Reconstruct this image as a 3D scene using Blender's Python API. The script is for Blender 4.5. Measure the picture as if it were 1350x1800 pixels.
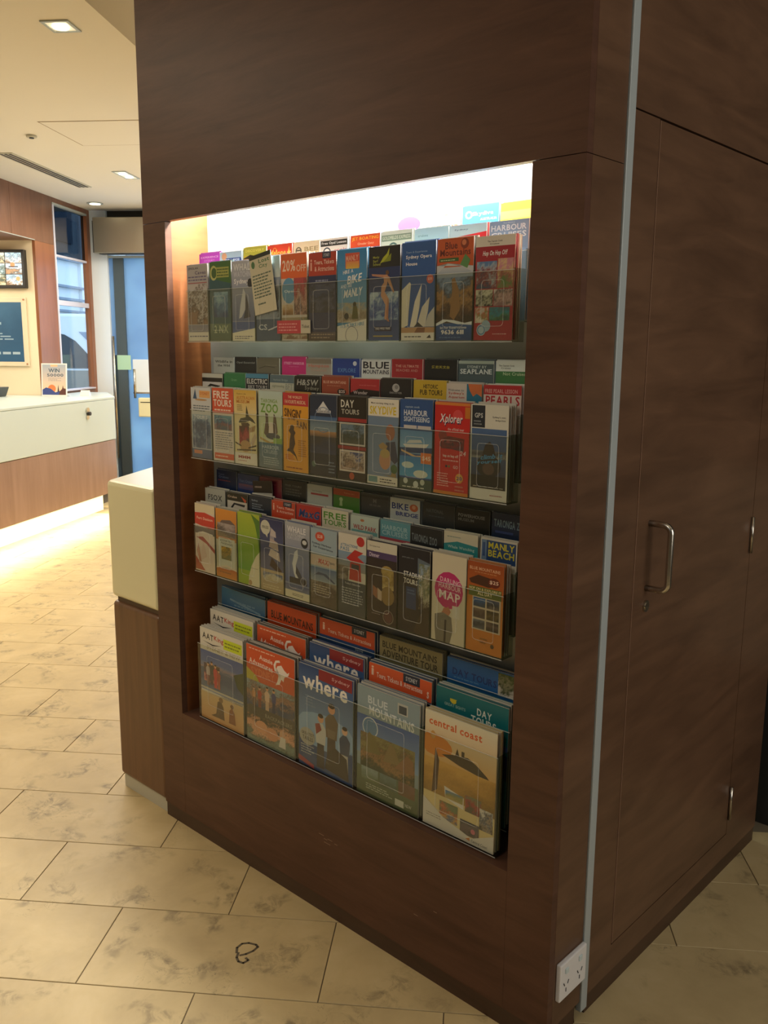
import bpy, bmesh, math, random
import numpy as np
from mathutils import Vector, Matrix
random.seed(7); np.random.seed(7)
for o in list(bpy.data.objects): bpy.data.objects.remove(o)
SC = bpy.context.scene; COL = SC.collection

# ------------------------------------------------------------ camera, light, exposure
F_PX, YAW, PITCH, ROLL = 1550.5, 0.7509, 0.1816, 0.0075
CAM = Vector((0.8774, -1.4660, 1.5))
def cam_basis():
    cy, sy, cp, sp = math.cos(YAW), math.sin(YAW), math.cos(PITCH), math.sin(PITCH)
    fw = Vector((-sy*cp, cy*cp, -sp)); rt = Vector((cy, sy, 0)); up = rt.cross(fw)
    c, s = math.cos(ROLL), math.sin(ROLL)
    return c*rt+s*up, -s*rt+c*up, fw
RT, UP, FW = cam_basis()
cd = bpy.data.cameras.new('camera'); cam = bpy.data.objects.new('camera', cd); COL.objects.link(cam)
M = Matrix((RT, UP, -FW)).transposed().to_4x4(); M.translation = CAM; cam.matrix_world = M
cd.sensor_fit = 'VERTICAL'; cd.sensor_height = 24; cd.lens = F_PX*24/1800; cd.clip_start = .05
SC.camera = cam
SC.view_settings.view_transform = 'Standard'; SC.view_settings.look = 'None'
SC.view_settings.exposure = 0.0; SC.view_settings.gamma = 1; SC.view_settings.use_curve_mapping = False
SC.cycles.transparent_max_bounces = 32

w = bpy.data.worlds.new('world'); SC.world = w; w.use_nodes = True
wb = w.node_tree.nodes['Background']; wb.inputs[0].default_value = (.58, .78, 1, 1); wb.inputs[1].default_value = 2.3

def area(name, loc, size, power, color, target=None, rotz=None, spread=180):
    l = bpy.data.lights.new(name, 'AREA'); l.shape = 'RECTANGLE'; l.size, l.size_y = size
    l.energy = power; l.color = color; l.spread = math.radians(spread)
    o = bpy.data.objects.new(name, l); COL.objects.link(o); o.location = loc
    if target is not None: o.rotation_euler = (Vector(target)-Vector(loc)).to_track_quat('-Z', 'Y').to_euler()
    elif rotz is not None: o.rotation_euler = (0, 0, rotz)
    return o
def hp(a, b, z=0.0):            # hall frame (a along the desk, b across) to world
    return Vector((-.6088*a+.7934*b, .7934*a+.6088*b, z))
HROT = math.radians(127.5)
WARM = (1, .86, .66)
# the ceiling lamps of the hall, then added fill lights for the room
area('hall_ceiling_lamp', hp(3.2, -3.0, 2.80), (1.6, 1.2), 74, WARM, rotz=HROT)
area('hall_ceiling_lamp', hp(5.9, -2.9, 2.80), (1.6, 1.2), 56, WARM, rotz=HROT)
area('hall_ceiling_lamp', hp(0.4, -3.2, 2.80), (1.4, 1.2), 30, WARM, rotz=HROT)
area('nook_ceiling_lamp', hp(5.3, -4.75, 2.36), (.9, .5), 18, WARM, rotz=HROT)
area('room_fill_light', (0.1, -3.0, 3.18), (1.2, 1.2), 27, (1, .94, .88), rotz=0)  # unseen overhead fill added to light the cabinet front and floor
area('side_fill_light', (2.93, .2, 1.75), (1.8, 1.6), 34, (1, .94, .86), target=(0, .4, 1.6))  # no window here: side fill added to brighten the cupboard face
# daylight through the glass door, and an added unseen cool fill opposite the desk
area('door_daylight', hp(7.10, -3.3, 1.3), (.8, 2.0), 9, (.62, .82, 1), target=hp(4, -3.3, 1.3))
area('desk_fill_light', hp(4.9, -.80, 1.5), (2.2, 1.8), 20, (.66, .84, 1), target=hp(4.9, -4, 1.0))
# tube hidden behind the lintel of the display niche
area('niche_tube_light', (-.73, .078, 1.935), (1.19, .03), 26, (1, .96, .90), rotz=0)
# strip under the overhang of the long desk
area('desk_strip_light', (-5.72, 1.62, .185), (.06, 3.2), 30, (1, .86, .52), rotz=math.radians(33.5))
# ------------------------------------------------------------ helpers
def lin(c):
    if isinstance(c, str):
        if len(c) == 3: c = ''.join(x*2 for x in c)
        c = tuple(int(c[i:i+2], 16)/255 for i in (0, 2, 4))
    return tuple((x/12.92 if x <= .04045 else ((x+.055)/1.055)**2.4) for x in c)
def tag(o, label=None, cat=None, group=None, kind=None):
    if label: o['label'] = label
    if cat: o['category'] = cat
    if group: o['group'] = group
    if kind: o['kind'] = kind
    return o
def empty(name, loc=(0, 0, 0), rz=0, parent=None):
    o = bpy.data.objects.new(name, None); COL.objects.link(o); o.location = loc; o.rotation_euler = (0, 0, rz)
    o.empty_display_size = .05
    if parent: o.parent = parent
    return o
class MB:
    def __init__(s): s.v = []; s.f = []
    def add(s, vs, fs):
        n = len(s.v); s.v += [tuple(x) for x in vs]; s.f += [tuple(i+n for i in f) for f in fs]; return s
    def box(s, x0, x1, y0, y1, z0, z1, m=None):
        vs = [Vector((x, y, z)) for z in (z0, z1) for y in (y0, y1) for x in (x0, x1)]
        if m: vs = [m @ v for v in vs]
        return s.add(vs, [(0, 2, 3, 1), (4, 5, 7, 6), (0, 1, 5, 4), (2, 6, 7, 3), (0, 4, 6, 2), (1, 3, 7, 5)])
    def prism(s, pts, z0, z1, m=None):           # pts counter-clockwise in xy
        n = len(pts); vs = [Vector((p[0], p[1], z)) for z in (z0, z1) for p in pts]
        if m: vs = [m @ v for v in vs]
        return s.add(vs, [tuple(range(n))[::-1], tuple(range(n, 2*n))] + [(i, (i+1) % n, n+(i+1) % n, n+i) for i in range(n)])
    def tube(s, path, r, seg=10, closed=False):
        path = [Vector(p) for p in path]; rings = []; x = None
        for i, p in enumerate(path):
            a = path[max(i-1, 0)]; b = path[min(i+1, len(path)-1)]; d = (b-a).normalized()
            up = Vector((0, 0, 1)) if abs(d.z) < .9 else Vector((1, 0, 0))
            x = d.cross(up).normalized() if x is None else (x-d*x.dot(d)).normalized(); y = d.cross(x)
            rings.append([p+r*(math.cos(t)*x+math.sin(t)*y) for t in [2*math.pi*k/seg for k in range(seg)]])
        vs = [v for rg in rings for v in rg]; fs = []
        for i in range(len(path)-1):
            for k in range(seg):
                fs.append((i*seg+k, (i+1)*seg+k, (i+1)*seg+(k+1) % seg, i*seg+(k+1) % seg))
        fs += [tuple(range(seg)), tuple(range((len(path)-1)*seg, len(path)*seg))[::-1]]
        return s.add(vs, fs)
    def disc(s, c, r, h, seg=24, m=None):
        pts = [(c[0]+r*math.cos(2*math.pi*k/seg), c[1]+r*math.sin(2*math.pi*k/seg)) for k in range(seg)]
        return s.prism(pts, c[2], c[2]+h, m)
    def build(s, name, mat, parent=None, bevel=0, smooth=False, seg=2):
        me = bpy.data.meshes.new(name); me.from_pydata(s.v, [], s.f); me.update()
        bm = bmesh.new(); bm.from_mesh(me); bmesh.ops.recalc_face_normals(bm, faces=bm.faces); bm.to_mesh(me); bm.free()
        if mat: me.materials.append(mat)
        o = bpy.data.objects.new(name, me); COL.objects.link(o)
        if parent: o.parent = parent
        if bevel:
            b = o.modifiers.new('bevel', 'BEVEL'); b.width = bevel; b.segments = seg; b.limit_method = 'ANGLE'
        if smooth: me.polygons.foreach_set('use_smooth', [True]*len(me.polygons))
        return o
def box(name, mat, x0, x1, y0, y1, z0, z1, parent=None, bevel=0, m=None):
    return MB().box(x0, x1, y0, y1, z0, z1, m).build(name, mat, parent, bevel)
HM = Matrix.Rotation(HROT, 4, 'Z') @ Matrix.Scale(1, 4)    # local x = a, local y = -b
def hbox(name, mat, a0, a1, b0, b1, z0, z1, parent=None, bevel=0):
    p = [hp(a, b) for a, b in ((a0, b0), (a1, b0), (a1, b1), (a0, b1))]
    return MB().prism([(q.x, q.y) for q in p], z0, z1).build(name, mat, parent, bevel)
def hprism(mb, a0, a1, b0, b1, z0, z1):
    p = [hp(a, b) for a, b in ((a0, b0), (a1, b0), (a1, b1), (a0, b1))]
    return mb.prism([(q.x, q.y) for q in p], z0, z1)

# ------------------------------------------------------------ materials
def mat(name, color, rough=.5, metal=0, spec=.5, emis=None, estr=0, alpha=None, bump=None):
    m = bpy.data.materials.new(name); m.use_nodes = True; nt = m.node_tree; b = nt.nodes['Principled BSDF']
    b.inputs['Base Color'].default_value = (*color, 1); b.inputs['Roughness'].default_value = rough
    b.inputs['Metallic'].default_value = metal; b.inputs['Specular IOR Level'].default_value = spec
    if emis: b.inputs['Emission Color'].default_value = (*emis, 1); b.inputs['Emission Strength'].default_value = estr
    if bump:
        n = nt.nodes.new('ShaderNodeTexNoise'); n.inputs['Scale'].default_value = bump[0]
        tc = nt.nodes.new('ShaderNodeTexCoord'); nt.links.new(tc.outputs['Object'], n.inputs['Vector'])
        bp = nt.nodes.new('ShaderNodeBump'); bp.inputs['Strength'].default_value = bump[1]; bp.inputs['Distance'].default_value = .002
        nt.links.new(n.outputs[0], bp.inputs['Height']); nt.links.new(bp.outputs[0], b.inputs['Normal'])
    return m
def ramp(nt, stops):
    r = nt.nodes.new('ShaderNodeValToRGB'); e = r.color_ramp.elements
    e[0].position, e[0].color = stops[0][0], (*stops[0][1], 1); e[1].position, e[1].color = stops[-1][0], (*stops[-1][1], 1)
    for p, c in stops[1:-1]: x = e.new(p); x.color = (*c, 1)
    return r
def wood(name, c1, c2, scale, rough=.38, stain=True, rot=(0, 0, 0), spec=.5):
    m = bpy.data.materials.new(name); m.use_nodes = True; nt = m.node_tree; N = nt.nodes; L = nt.links; b = N['Principled BSDF']
    tc = N.new('ShaderNodeTexCoord'); mp = N.new('ShaderNodeMapping'); mp.inputs['Scale'].default_value = scale; mp.inputs['Rotation'].default_value = rot
    L.new(tc.outputs['Object'], mp.inputs[0])
    n1 = N.new('ShaderNodeTexNoise'); n1.inputs['Scale'].default_value = 1; n1.inputs['Detail'].default_value = 6; n1.inputs['Roughness'].default_value = .65; n1.inputs['Distortion'].default_value = .6
    L.new(mp.outputs[0], n1.inputs['Vector'])
    n2 = N.new('ShaderNodeTexNoise'); n2.inputs['Scale'].default_value = 2.2; n2.inputs['Detail'].default_value = 3; L.new(tc.outputs['Object'], n2.inputs['Vector'])
    mx = N.new('ShaderNodeMath'); mx.operation = 'MULTIPLY_ADD'; mx.inputs[1].default_value = .45
    L.new(n2.outputs[0], mx.inputs[0]); L.new(n1.outputs[0], mx.inputs[2])
    r = ramp(nt, [(.5, c1), (.95, c2)]); L.new(mx.outputs[0], r.inputs[0]); L.new(r.outputs[0], b.inputs['Base Color'])
    b.inputs['Roughness'].default_value = rough; b.inputs['Specular IOR Level'].default_value = spec
    bp = N.new('ShaderNodeBump'); bp.inputs['Strength'].default_value = .12; bp.inputs['Distance'].default_value = .001
    L.new(n1.outputs[0], bp.inputs['Height']); L.new(bp.outputs[0], b.inputs['Normal'])
    return m
WOOD = wood('cabinet_wood', (.070, .031, .018), (.128, .060, .036), (3, 3, 22), rough=.46, spec=.3)
WOOD_SIDE = wood('cupboard_wood', (.088, .046, .025), (.165, .088, .048), (3, 2.2, 14), rot=(math.radians(24), 0, 0), spec=.35)  # tone raised so the side face carries its sheen in the colour
WOOD_V = wood('counter_wood', (.105, .050, .024), (.185, .090, .045), (26, 26, 1.6))
WOOD_RED = wood('hall_wood', (.125, .052, .030), (.215, .098, .058), (10, 10, 1.4), rough=.35)
WOOD_ORG = wood('post_wood', (.21, .075, .030), (.30, .115, .050), (10, 10, 1.4), rough=.35)
WOOD_DARK = wood('darkened_wood', (.040, .018, .010), (.070, .032, .018), (3, 3, 22))  # cabinet wood darkened; the strip at the floor wears it as base shading
ALU = mat('aluminium', (.42, .47, .47), .45, .15)
CHROME = mat('brushed_steel', (.62, .58, .50), .22, 1)
STEEL_DARK = mat('steel_satin', (.40, .36, .28), .34, .85)
CREAM = mat('cream_laminate', (.82, .79, .52), .28)
WHITE = mat('white_laminate', (.57, .67, .67), .30)
PAINT = mat('cream_paint', (.80, .69, .50), .8, bump=(60, .1))
CEIL = mat('ceiling_paint', (.80, .76, .67), .9, bump=(80, .1))
COLUMN = mat('white_paint', (.72, .80, .88), .7)
DARK = mat('dark_paint', (.022, .022, .018), .6)
BLACK = mat('black_plastic', (.012, .012, .014), .35)
PLINTH = mat('white_plinth', (.52, .51, .42), .5)
BACKP = mat('frosted_back_panel', (.30, .32, .30), .45)
PAPER = mat('paper_edges', (.62, .60, .52), .7)
SOCKET = mat('white_socket_plastic', (.75, .74, .72), .35)
SLOT = mat('dark_slot', (.03, .03, .035), .6)
GREY = mat('grey_frame', (.065, .090, .105), .4)
LAMP_E = mat('lamp_glow', (1, 1, 1), .5, emis=(1, .88, .60), estr=6)
GROUT = mat('grout', (.16, .125, .075), .9)
STREET = mat('street', (.25, .26, .27), .9)
VAN_W = mat('white_van_paint', (.82, .85, .88), .25)
VAN_G = mat('dark_van_glass', (.02, .03, .04), .1)
FACADE = mat('pale_facade', (.80, .86, .88), .8)
FACADE_D = mat('facade_ledges', (.26, .32, .40), .8)
def attr_mat(name, rough=.38, emis=0):
    m = bpy.data.materials.new(name); m.use_nodes = True; nt = m.node_tree; b = nt.nodes['Principled BSDF']
    a = nt.nodes.new('ShaderNodeAttribute'); a.attribute_name = 'ink'
    nt.links.new(a.outputs['Color'], b.inputs['Base Color']); b.inputs['Roughness'].default_value = rough
    b.inputs['Specular IOR Level'].default_value = .35
    if emis: nt.links.new(a.outputs['Color'], b.inputs['Emission Color']); b.inputs['Emission Strength'].default_value = emis
    return m
PRINT = attr_mat('printed_paper'); SCREEN = attr_mat('lit_screen', .2, .75)
def clear_mat(name, tint, gloss=.025, rough=.04, gcol=(1, 1, 1)):
    m = bpy.data.materials.new(name); m.use_nodes = True; nt = m.node_tree; N = nt.nodes; L = nt.links
    for n in list(N): N.remove(n)
    out = N.new('ShaderNodeOutputMaterial'); t = N.new('ShaderNodeBsdfTransparent'); t.inputs[0].default_value = (*tint, 1)
    g = N.new('ShaderNodeBsdfGlossy'); g.inputs['Roughness'].default_value = rough; g.inputs[0].default_value = (*gcol, 1)
    f = N.new('ShaderNodeLayerWeight'); f.inputs[0].default_value = .5      # Schlick curve on both faces of the sheet
    pw = N.new('ShaderNodeMath'); pw.operation = 'POWER'; pw.inputs[1].default_value = 5; L.new(f.outputs['Facing'], pw.inputs[0])
    ma = N.new('ShaderNodeMath'); ma.operation = 'MULTIPLY_ADD'; ma.inputs[1].default_value = .8; ma.inputs[2].default_value = gloss; L.new(pw.outputs[0], ma.inputs[0])
    mx = N.new('ShaderNodeMixShader'); L.new(ma.outputs[0], mx.inputs[0]); L.new(t.outputs[0], mx.inputs[1]); L.new(g.outputs[0], mx.inputs[2])
    L.new(mx.outputs[0], out.inputs[0]); return m
ACRYL = clear_mat('clear_acrylic', (.93, .945, .92)); ACRYL_E = clear_mat('acrylic_edge', (.72, .77, .73), rough=.15)
def light_edge(nm, f):
    m = bpy.data.materials.new(nm); m.use_nodes = True; nt = m.node_tree; N = nt.nodes; L = nt.links
    for n in list(N): N.remove(n)
    out = N.new('ShaderNodeOutputMaterial'); t = N.new('ShaderNodeBsdfTransparent'); d = N.new('ShaderNodeBsdfDiffuse'); d.inputs[0].default_value = (.8, .84, .82, 1)
    mx = N.new('ShaderNodeMixShader'); mx.inputs[0].default_value = f; L.new(t.outputs[0], mx.inputs[1]); L.new(d.outputs[0], mx.inputs[2]); L.new(mx.outputs[0], out.inputs[0]); return m
ACRYL_L = light_edge('acrylic_light_edge', .42); ACRYL_W = light_edge('acrylic_emboss', .20)
GLASS = clear_mat('window_glass', (.93, .96, .98))
TINT = clear_mat('tinted_glass', (.20, .23, .26))
def frosted():
    m = bpy.data.materials.new('frosted_glass'); m.use_nodes = True; nt = m.node_tree; N = nt.nodes; L = nt.links; b = N['Principled BSDF']
    out = N['Material Output']; t = N.new('ShaderNodeBsdfTranslucent'); mx = N.new('ShaderNodeMixShader'); mx.inputs[0].default_value = .25
    tc = N.new('ShaderNodeTexCoord'); n = N.new('ShaderNodeTexNoise'); n.inputs['Scale'].default_value = 2.2; L.new(tc.outputs['Object'], n.inputs[0])
    r = ramp(nt, [(.35, (.40, .59, .76)), (.65, (.58, .78, .90))]); L.new(n.outputs[0], r.inputs[0]); L.new(r.outputs[0], t.inputs[0])
    b.inputs['Base Color'].default_value = (.45, .6, .75, 1); b.inputs['Roughness'].default_value = .2
    L.new(t.outputs[0], mx.inputs[1]); L.new(b.outputs[0], mx.inputs[2]); L.new(mx.outputs[0], out.inputs[0]); return m
FROST = frosted()
def stone():
    m = bpy.data.materials.new('fossil_limestone'); m.use_nodes = True; nt = m.node_tree; N = nt.nodes; L = nt.links; b = N['Principled BSDF']
    tc = N.new('ShaderNodeTexCoord'); oi = N.new('ShaderNodeObjectInfo')
    sc = N.new('ShaderNodeVectorMath'); sc.operation = 'SCALE'; sc.inputs['Scale'].default_value = 37
    cmb = N.new('ShaderNodeCombineXYZ'); L.new(oi.outputs['Random'], cmb.inputs[0]); L.new(oi.outputs['Random'], cmb.inputs[1]); L.new(cmb.outputs[0], sc.inputs[0])
    ad = N.new('ShaderNodeVectorMath'); ad.operation = 'ADD'; L.new(tc.outputs['Object'], ad.inputs[0]); L.new(sc.outputs[0], ad.inputs[1])
    def noise(s, d, r=.55, dist=0):
        n = N.new('ShaderNodeTexNoise'); n.inputs['Scale'].default_value = s; n.inputs['Detail'].default_value = d; n.inputs['Roughness'].default_value = r; n.inputs['Distortion'].default_value = dist
        L.new(ad.outputs[0], n.inputs['Vector']); return n
    base = noise(5, 5, .6, .4); r0 = ramp(nt, [(.3, (.46, .35, .175)), (.55, (.55, .425, .215)), (.75, (.61, .48, .26))]); L.new(base.outputs[0], r0.inputs[0])
    patch = noise(7, 3, .5, .5); rp = ramp(nt, [(.53, (0, 0, 0)), (.66, (1, 1, 1))]); L.new(patch.outputs[0], rp.inputs[0])
    fine = noise(20, 8, .7, .7); rf = ramp(nt, [(.44, (0, 0, 0)), (.62, (1, 1, 1))]); L.new(fine.outputs[0], rf.inputs[0])
    mu = N.new('ShaderNodeMath'); mu.operation = 'MULTIPLY'; L.new(rp.outputs[0], mu.inputs[0]); L.new(rf.outputs[0], mu.inputs[1])
    ms = N.new('ShaderNodeMath'); ms.operation = 'MULTIPLY'; ms.inputs[1].default_value = .78; L.new(mu.outputs[0], ms.inputs[0])
    mx = N.new('ShaderNodeMix'); mx.data_type = 'RGBA'; L.new(ms.outputs[0], mx.inputs[0]); L.new(r0.outputs[0], mx.inputs[6]); mx.inputs[7].default_value = (.17, .13, .07, 1)
    v = noise(9, 4, .5, 2.5); rv = ramp(nt, [(.494, (0, 0, 0)), (.5, (1, 1, 1)), (.506, (0, 0, 0))]); L.new(v.outputs[0], rv.inputs[0])
    gate = noise(3.5, 2); rg = ramp(nt, [(.56, (0, 0, 0)), (.64, (.75, .75, .75))]); L.new(gate.outputs[0], rg.inputs[0])
    mv = N.new('ShaderNodeMath'); mv.operation = 'MULTIPLY'; L.new(rv.outputs[0], mv.inputs[0]); L.new(rg.outputs[0], mv.inputs[1])
    m2 = N.new('ShaderNodeMix'); m2.data_type = 'RGBA'; L.new(mv.outputs[0], m2.inputs[0]); L.new(mx.outputs[2], m2.inputs[6]); m2.inputs[7].default_value = (.10, .085, .05, 1)
    pit = N.new('ShaderNodeTexVoronoi'); pit.inputs['Scale'].default_value = 16; L.new(ad.outputs[0], pit.inputs['Vector'])
    rq = ramp(nt, [(.05, (.6, .6, .6)), (.09, (0, 0, 0))]); L.new(pit.outputs['Distance'], rq.inputs[0])
    mq = N.new('ShaderNodeMath'); mq.operation = 'MULTIPLY'; L.new(rq.outputs[0], mq.inputs[0]); L.new(rp.outputs[0], mq.inputs[1])
    m3 = N.new('ShaderNodeMix'); m3.data_type = 'RGBA'; L.new(mq.outputs[0], m3.inputs[0]); L.new(m2.outputs[2], m3.inputs[6]); m3.inputs[7].default_value = (.12, .07, .03, 1)
    L.new(m3.outputs[2], b.inputs['Base Color'])
    rr = N.new('ShaderNodeMath'); rr.operation = 'MULTIPLY_ADD'; rr.inputs[1].default_value = .25; rr.inputs[2].default_value = .34; L.new(fine.outputs[0], rr.inputs[0]); L.new(rr.outputs[0], b.inputs['Roughness'])
    return m
STONE = stone()

# ------------------------------------------------------------ printed art: flat inked shapes as a mesh
GL = {}
def glyph(ch):
    if ch in GL: return GL[ch]
    c = bpy.data.curves.new('g', 'FONT'); c.body = ch; c.resolution_u = 2; c.offset = .022
    o = bpy.data.objects.new('g', c); me = bpy.data.meshes.new_from_object(o)
    vs = np.array([v.co[:2] for v in me.vertices]); fs = [tuple(p.vertices) for p in me.polygons]
    bpy.data.objects.remove(o); bpy.data.curves.remove(c); bpy.data.meshes.remove(me)
    if len(vs): vs[:, 0] -= vs[:, 0].min(); wd = vs[:, 0].max()
    else: wd = .25
    GL[ch] = (vs, fs, wd); return GL[ch]
def vnoise(nx, ny, rng):
    out = np.zeros((ny+1, nx+1))
    for k, amp in ((3, .42), (6, .28), (12, .2), (24, .1)):
        g = rng.random((k+2, k+2)); y = np.linspace(0, k, ny+1)[:, None]; x = np.linspace(0, k, nx+1)[None]
        yi = y.astype(int); xi = x.astype(int); fy = y-yi; fx = x-xi
        out += amp*(g[yi, xi]*(1-fx)*(1-fy)+g[yi, xi+1]*fx*(1-fy)+g[yi+1, xi]*(1-fx)*fy+g[yi+1, xi+1]*fx*fy)
    return out
class Art:
    def __init__(s, W, H, step=.00005): s.W, s.H = W, H; s.v = []; s.f = []; s.c = []; s.n = 0; s.step = step
    def poly(s, pts, col, nxt=True):
        if nxt: s.n += 1
        y = -s.n*s.step; k = len(s.v); pts = [(min(max(u, 0), 1), min(max(v, 0), 1)) for u, v in pts]
        s.v += [((u-.5)*s.W, y, v*s.H) for u, v in pts]; s.f.append(tuple(range(k, k+len(pts))))
        cols = [col]*len(pts) if not isinstance(col, list) else col; s.c += cols
    def run(s, ops):
        for op in ops:
            k, a = op[0], op[1:]
            if k == 'R':
                u0, v0, u1, v1, c = a; s.poly([(u0, v0), (u1, v0), (u1, v1), (u0, v1)], lin(c))
            elif k == 'G':
                u0, v0, u1, v1, c, d = a; c, d = lin(c), lin(d); s.poly([(u0, v0), (u1, v0), (u1, v1), (u0, v1)], [d, d, c, c])
            elif k == 'P':
                pts = [tuple(float(x) for x in q.split(',')) for q in a[0].split()]; s.poly(pts, lin(a[1]))
            elif k == 'C':
                cu, cv, r, c = a[:4]; ry = r*s.W/s.H*(a[4] if len(a) > 4 else 1)
                s.poly([(cu+r*math.cos(t*math.pi/8), cv+ry*math.sin(t*math.pi/8)) for t in range(16)], lin(c))
            elif k == 'O':           # ring
                cu, cv, r, wd, c = a; s.n += 1; q = s.W/s.H
                for t in range(16):
                    A, B = t*math.pi/8, (t+1)*math.pi/8
                    s.poly([(cu+R*math.cos(X), cv+R*q*math.sin(X)) for R, X in ((r, A), (r, B), (r-wd, B), (r-wd, A))], lin(c), False)
            elif k == 'N':
                u0, v0, u1, v1, pal, seed = a[:6]; amp = a[6] if len(a) > 6 else .5
                nx = max(5, int((u1-u0)*s.W/.0028)); ny = max(5, int((v1-v0)*s.H/.0028))
                rng = np.random.default_rng(seed); nz = vnoise(nx, ny, rng); jit = rng.random((ny+1, nx+1)); P = [lin(c) for c in pal.split()]; s.n += 1
                def colr(i, j):
                    t = (1-i/ny)+(nz[i, j]-.5)*2*amp+(jit[i, j]-.5)*amp*.35; t = min(max(t, 0), .999)*(len(P)-1); q = int(t); f = t-q
                    return tuple((P[q][m]*(1-f)+P[q+1][m]*f) for m in range(3))
                y = -s.n*s.step; base = len(s.v)
                for i in range(ny+1):
                    for j in range(nx+1):
                        s.v.append(((u0+(u1-u0)*j/nx-.5)*s.W, y, (v0+(v1-v0)*i/ny)*s.H)); s.c.append(colr(i, j))
                for i in range(ny):
                    for j in range(nx):
                        q = base+i*(nx+1)+j; s.f.append((q, q+1, q+nx+2, q+nx+1))
            elif k == 'L':           # lines of small illegible print
                u0, v0, u1, v1, n, c = a; s.n += 1; rng = random.Random(int(u0*97+v0*991+n)); c = lin(c)
                for i in range(n):
                    vv = v1-(v1-v0)*(i+.75)/n; hh = (v1-v0)/n*.42; u = u0; end = u1-(u1-u0)*rng.random()*.3
                    while u < end:
                        wd = (u1-u0)*(.05+.13*rng.random()); s.poly([(u, vv), (min(u+wd, u1), vv), (min(u+wd, u1), vv+hh), (u, vv+hh)], c, False); u += wd+(u1-u0)*.03
            elif k == 'T':
                txt, u0, v0, u1, v1, c = a[:6]; sh = a[6] if len(a) > 6 else 0; slope = a[7] if len(a) > 7 else 0; s.n += 1
                xs = 0; lay = []; lo = 9; hi = -9
                for ch in txt:
                    vs, fs, wd = glyph(ch)
                    if len(vs): lo = min(lo, vs[:, 1].min()); hi = max(hi, vs[:, 1].max()); lay.append((vs, fs, xs))
                    xs += wd+.07
                tot = xs-.07; c = lin(c)
                for vs, fs, x0 in lay:
                    k0 = len(s.v)
                    for p in vs:
                        X = (p[0]+x0)/tot; Y = (p[1]-lo)/(hi-lo); U = u0+(u1-u0)*X+sh*Y; V = v0+(v1-v0)*Y+slope*X
                        s.v.append(((U-.5)*s.W, -s.n*s.step, V*s.H)); s.c.append(c)
                    s.f += [tuple(q+k0 for q in f) for f in fs]
            elif k == 'M':           # a small standing figure: head, body, legs
                u, v, h, top, leg = a[:5]; skin = a[5] if len(a) > 5 else 'd9a07c'; w_ = h*s.H/s.W*.14
                s.poly([(u-w_*.7, v), (u+w_*.7, v), (u+w_*.6, v+h*.48), (u-w_*.6, v+h*.48)], lin(leg))
                s.poly([(u-w_*.8, v+h*.44), (u+w_*.8, v+h*.44), (u+w_, v+h*.72), (u+w_*.35, v+h*.82), (u-w_*.35, v+h*.82), (u-w_, v+h*.72)], lin(top))
                s.run([('C', u, v+h*.9, h*s.H/s.W*.075, skin), ('C', u, v+h*.95, h*s.H/s.W*.066, '2a1c14', .6)])
    def mesh(s, name):
        me = bpy.data.meshes.new(name); me.from_pydata(s.v, [], s.f); me.update()
        at = me.color_attributes.new('ink', 'FLOAT_COLOR', 'POINT')
        at.data.foreach_set('color', np.hstack([np.array(s.c, dtype=np.float32), np.ones((len(s.c), 1), np.float32)]).ravel())
        return me
def art_object(name, W, H, ops, parent=None, m=None, step=.00005, squeeze=1):
    a = Art(W, H, step); a.run(ops)
    if squeeze != 1: a.v = [(x, y, H-(H-z)*squeeze if z > .5*H else z) for x, y, z in a.v]
    me = a.mesh(name); me.materials.append(m or PRINT)
    o = bpy.data.objects.new(name, me); COL.objects.link(o)
    if parent: o.parent = parent
    return o
# ------------------------------------------------------------ the setting
def S(o): o['kind'] = 'structure'; return o
def wallseg(name, p, q, z0, z1, m, t=.06):      # thickness grows to the right of p->q
    p, q = Vector((p[0], p[1], 0)), Vector((q[0], q[1], 0)); d = (q-p).normalized(); n = Vector((d.y, -d.x, 0))*t
    return S(MB().prism([(v.x, v.y) for v in (p, p+n, q+n, q)], z0, z1).build(name, m))
fl = S(MB().prism([(3.1, 1.4), (-.9, 1.3), tuple(hp(7.4, -.9)[:2]), tuple(hp(7.4, -4.2)[:2]), tuple(hp(6.2, -5.3)[:2]), (-2.1, -6.0), (3.1, -6.0)][::-1], -.03, -.0025).build('floor', GROUT))
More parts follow.
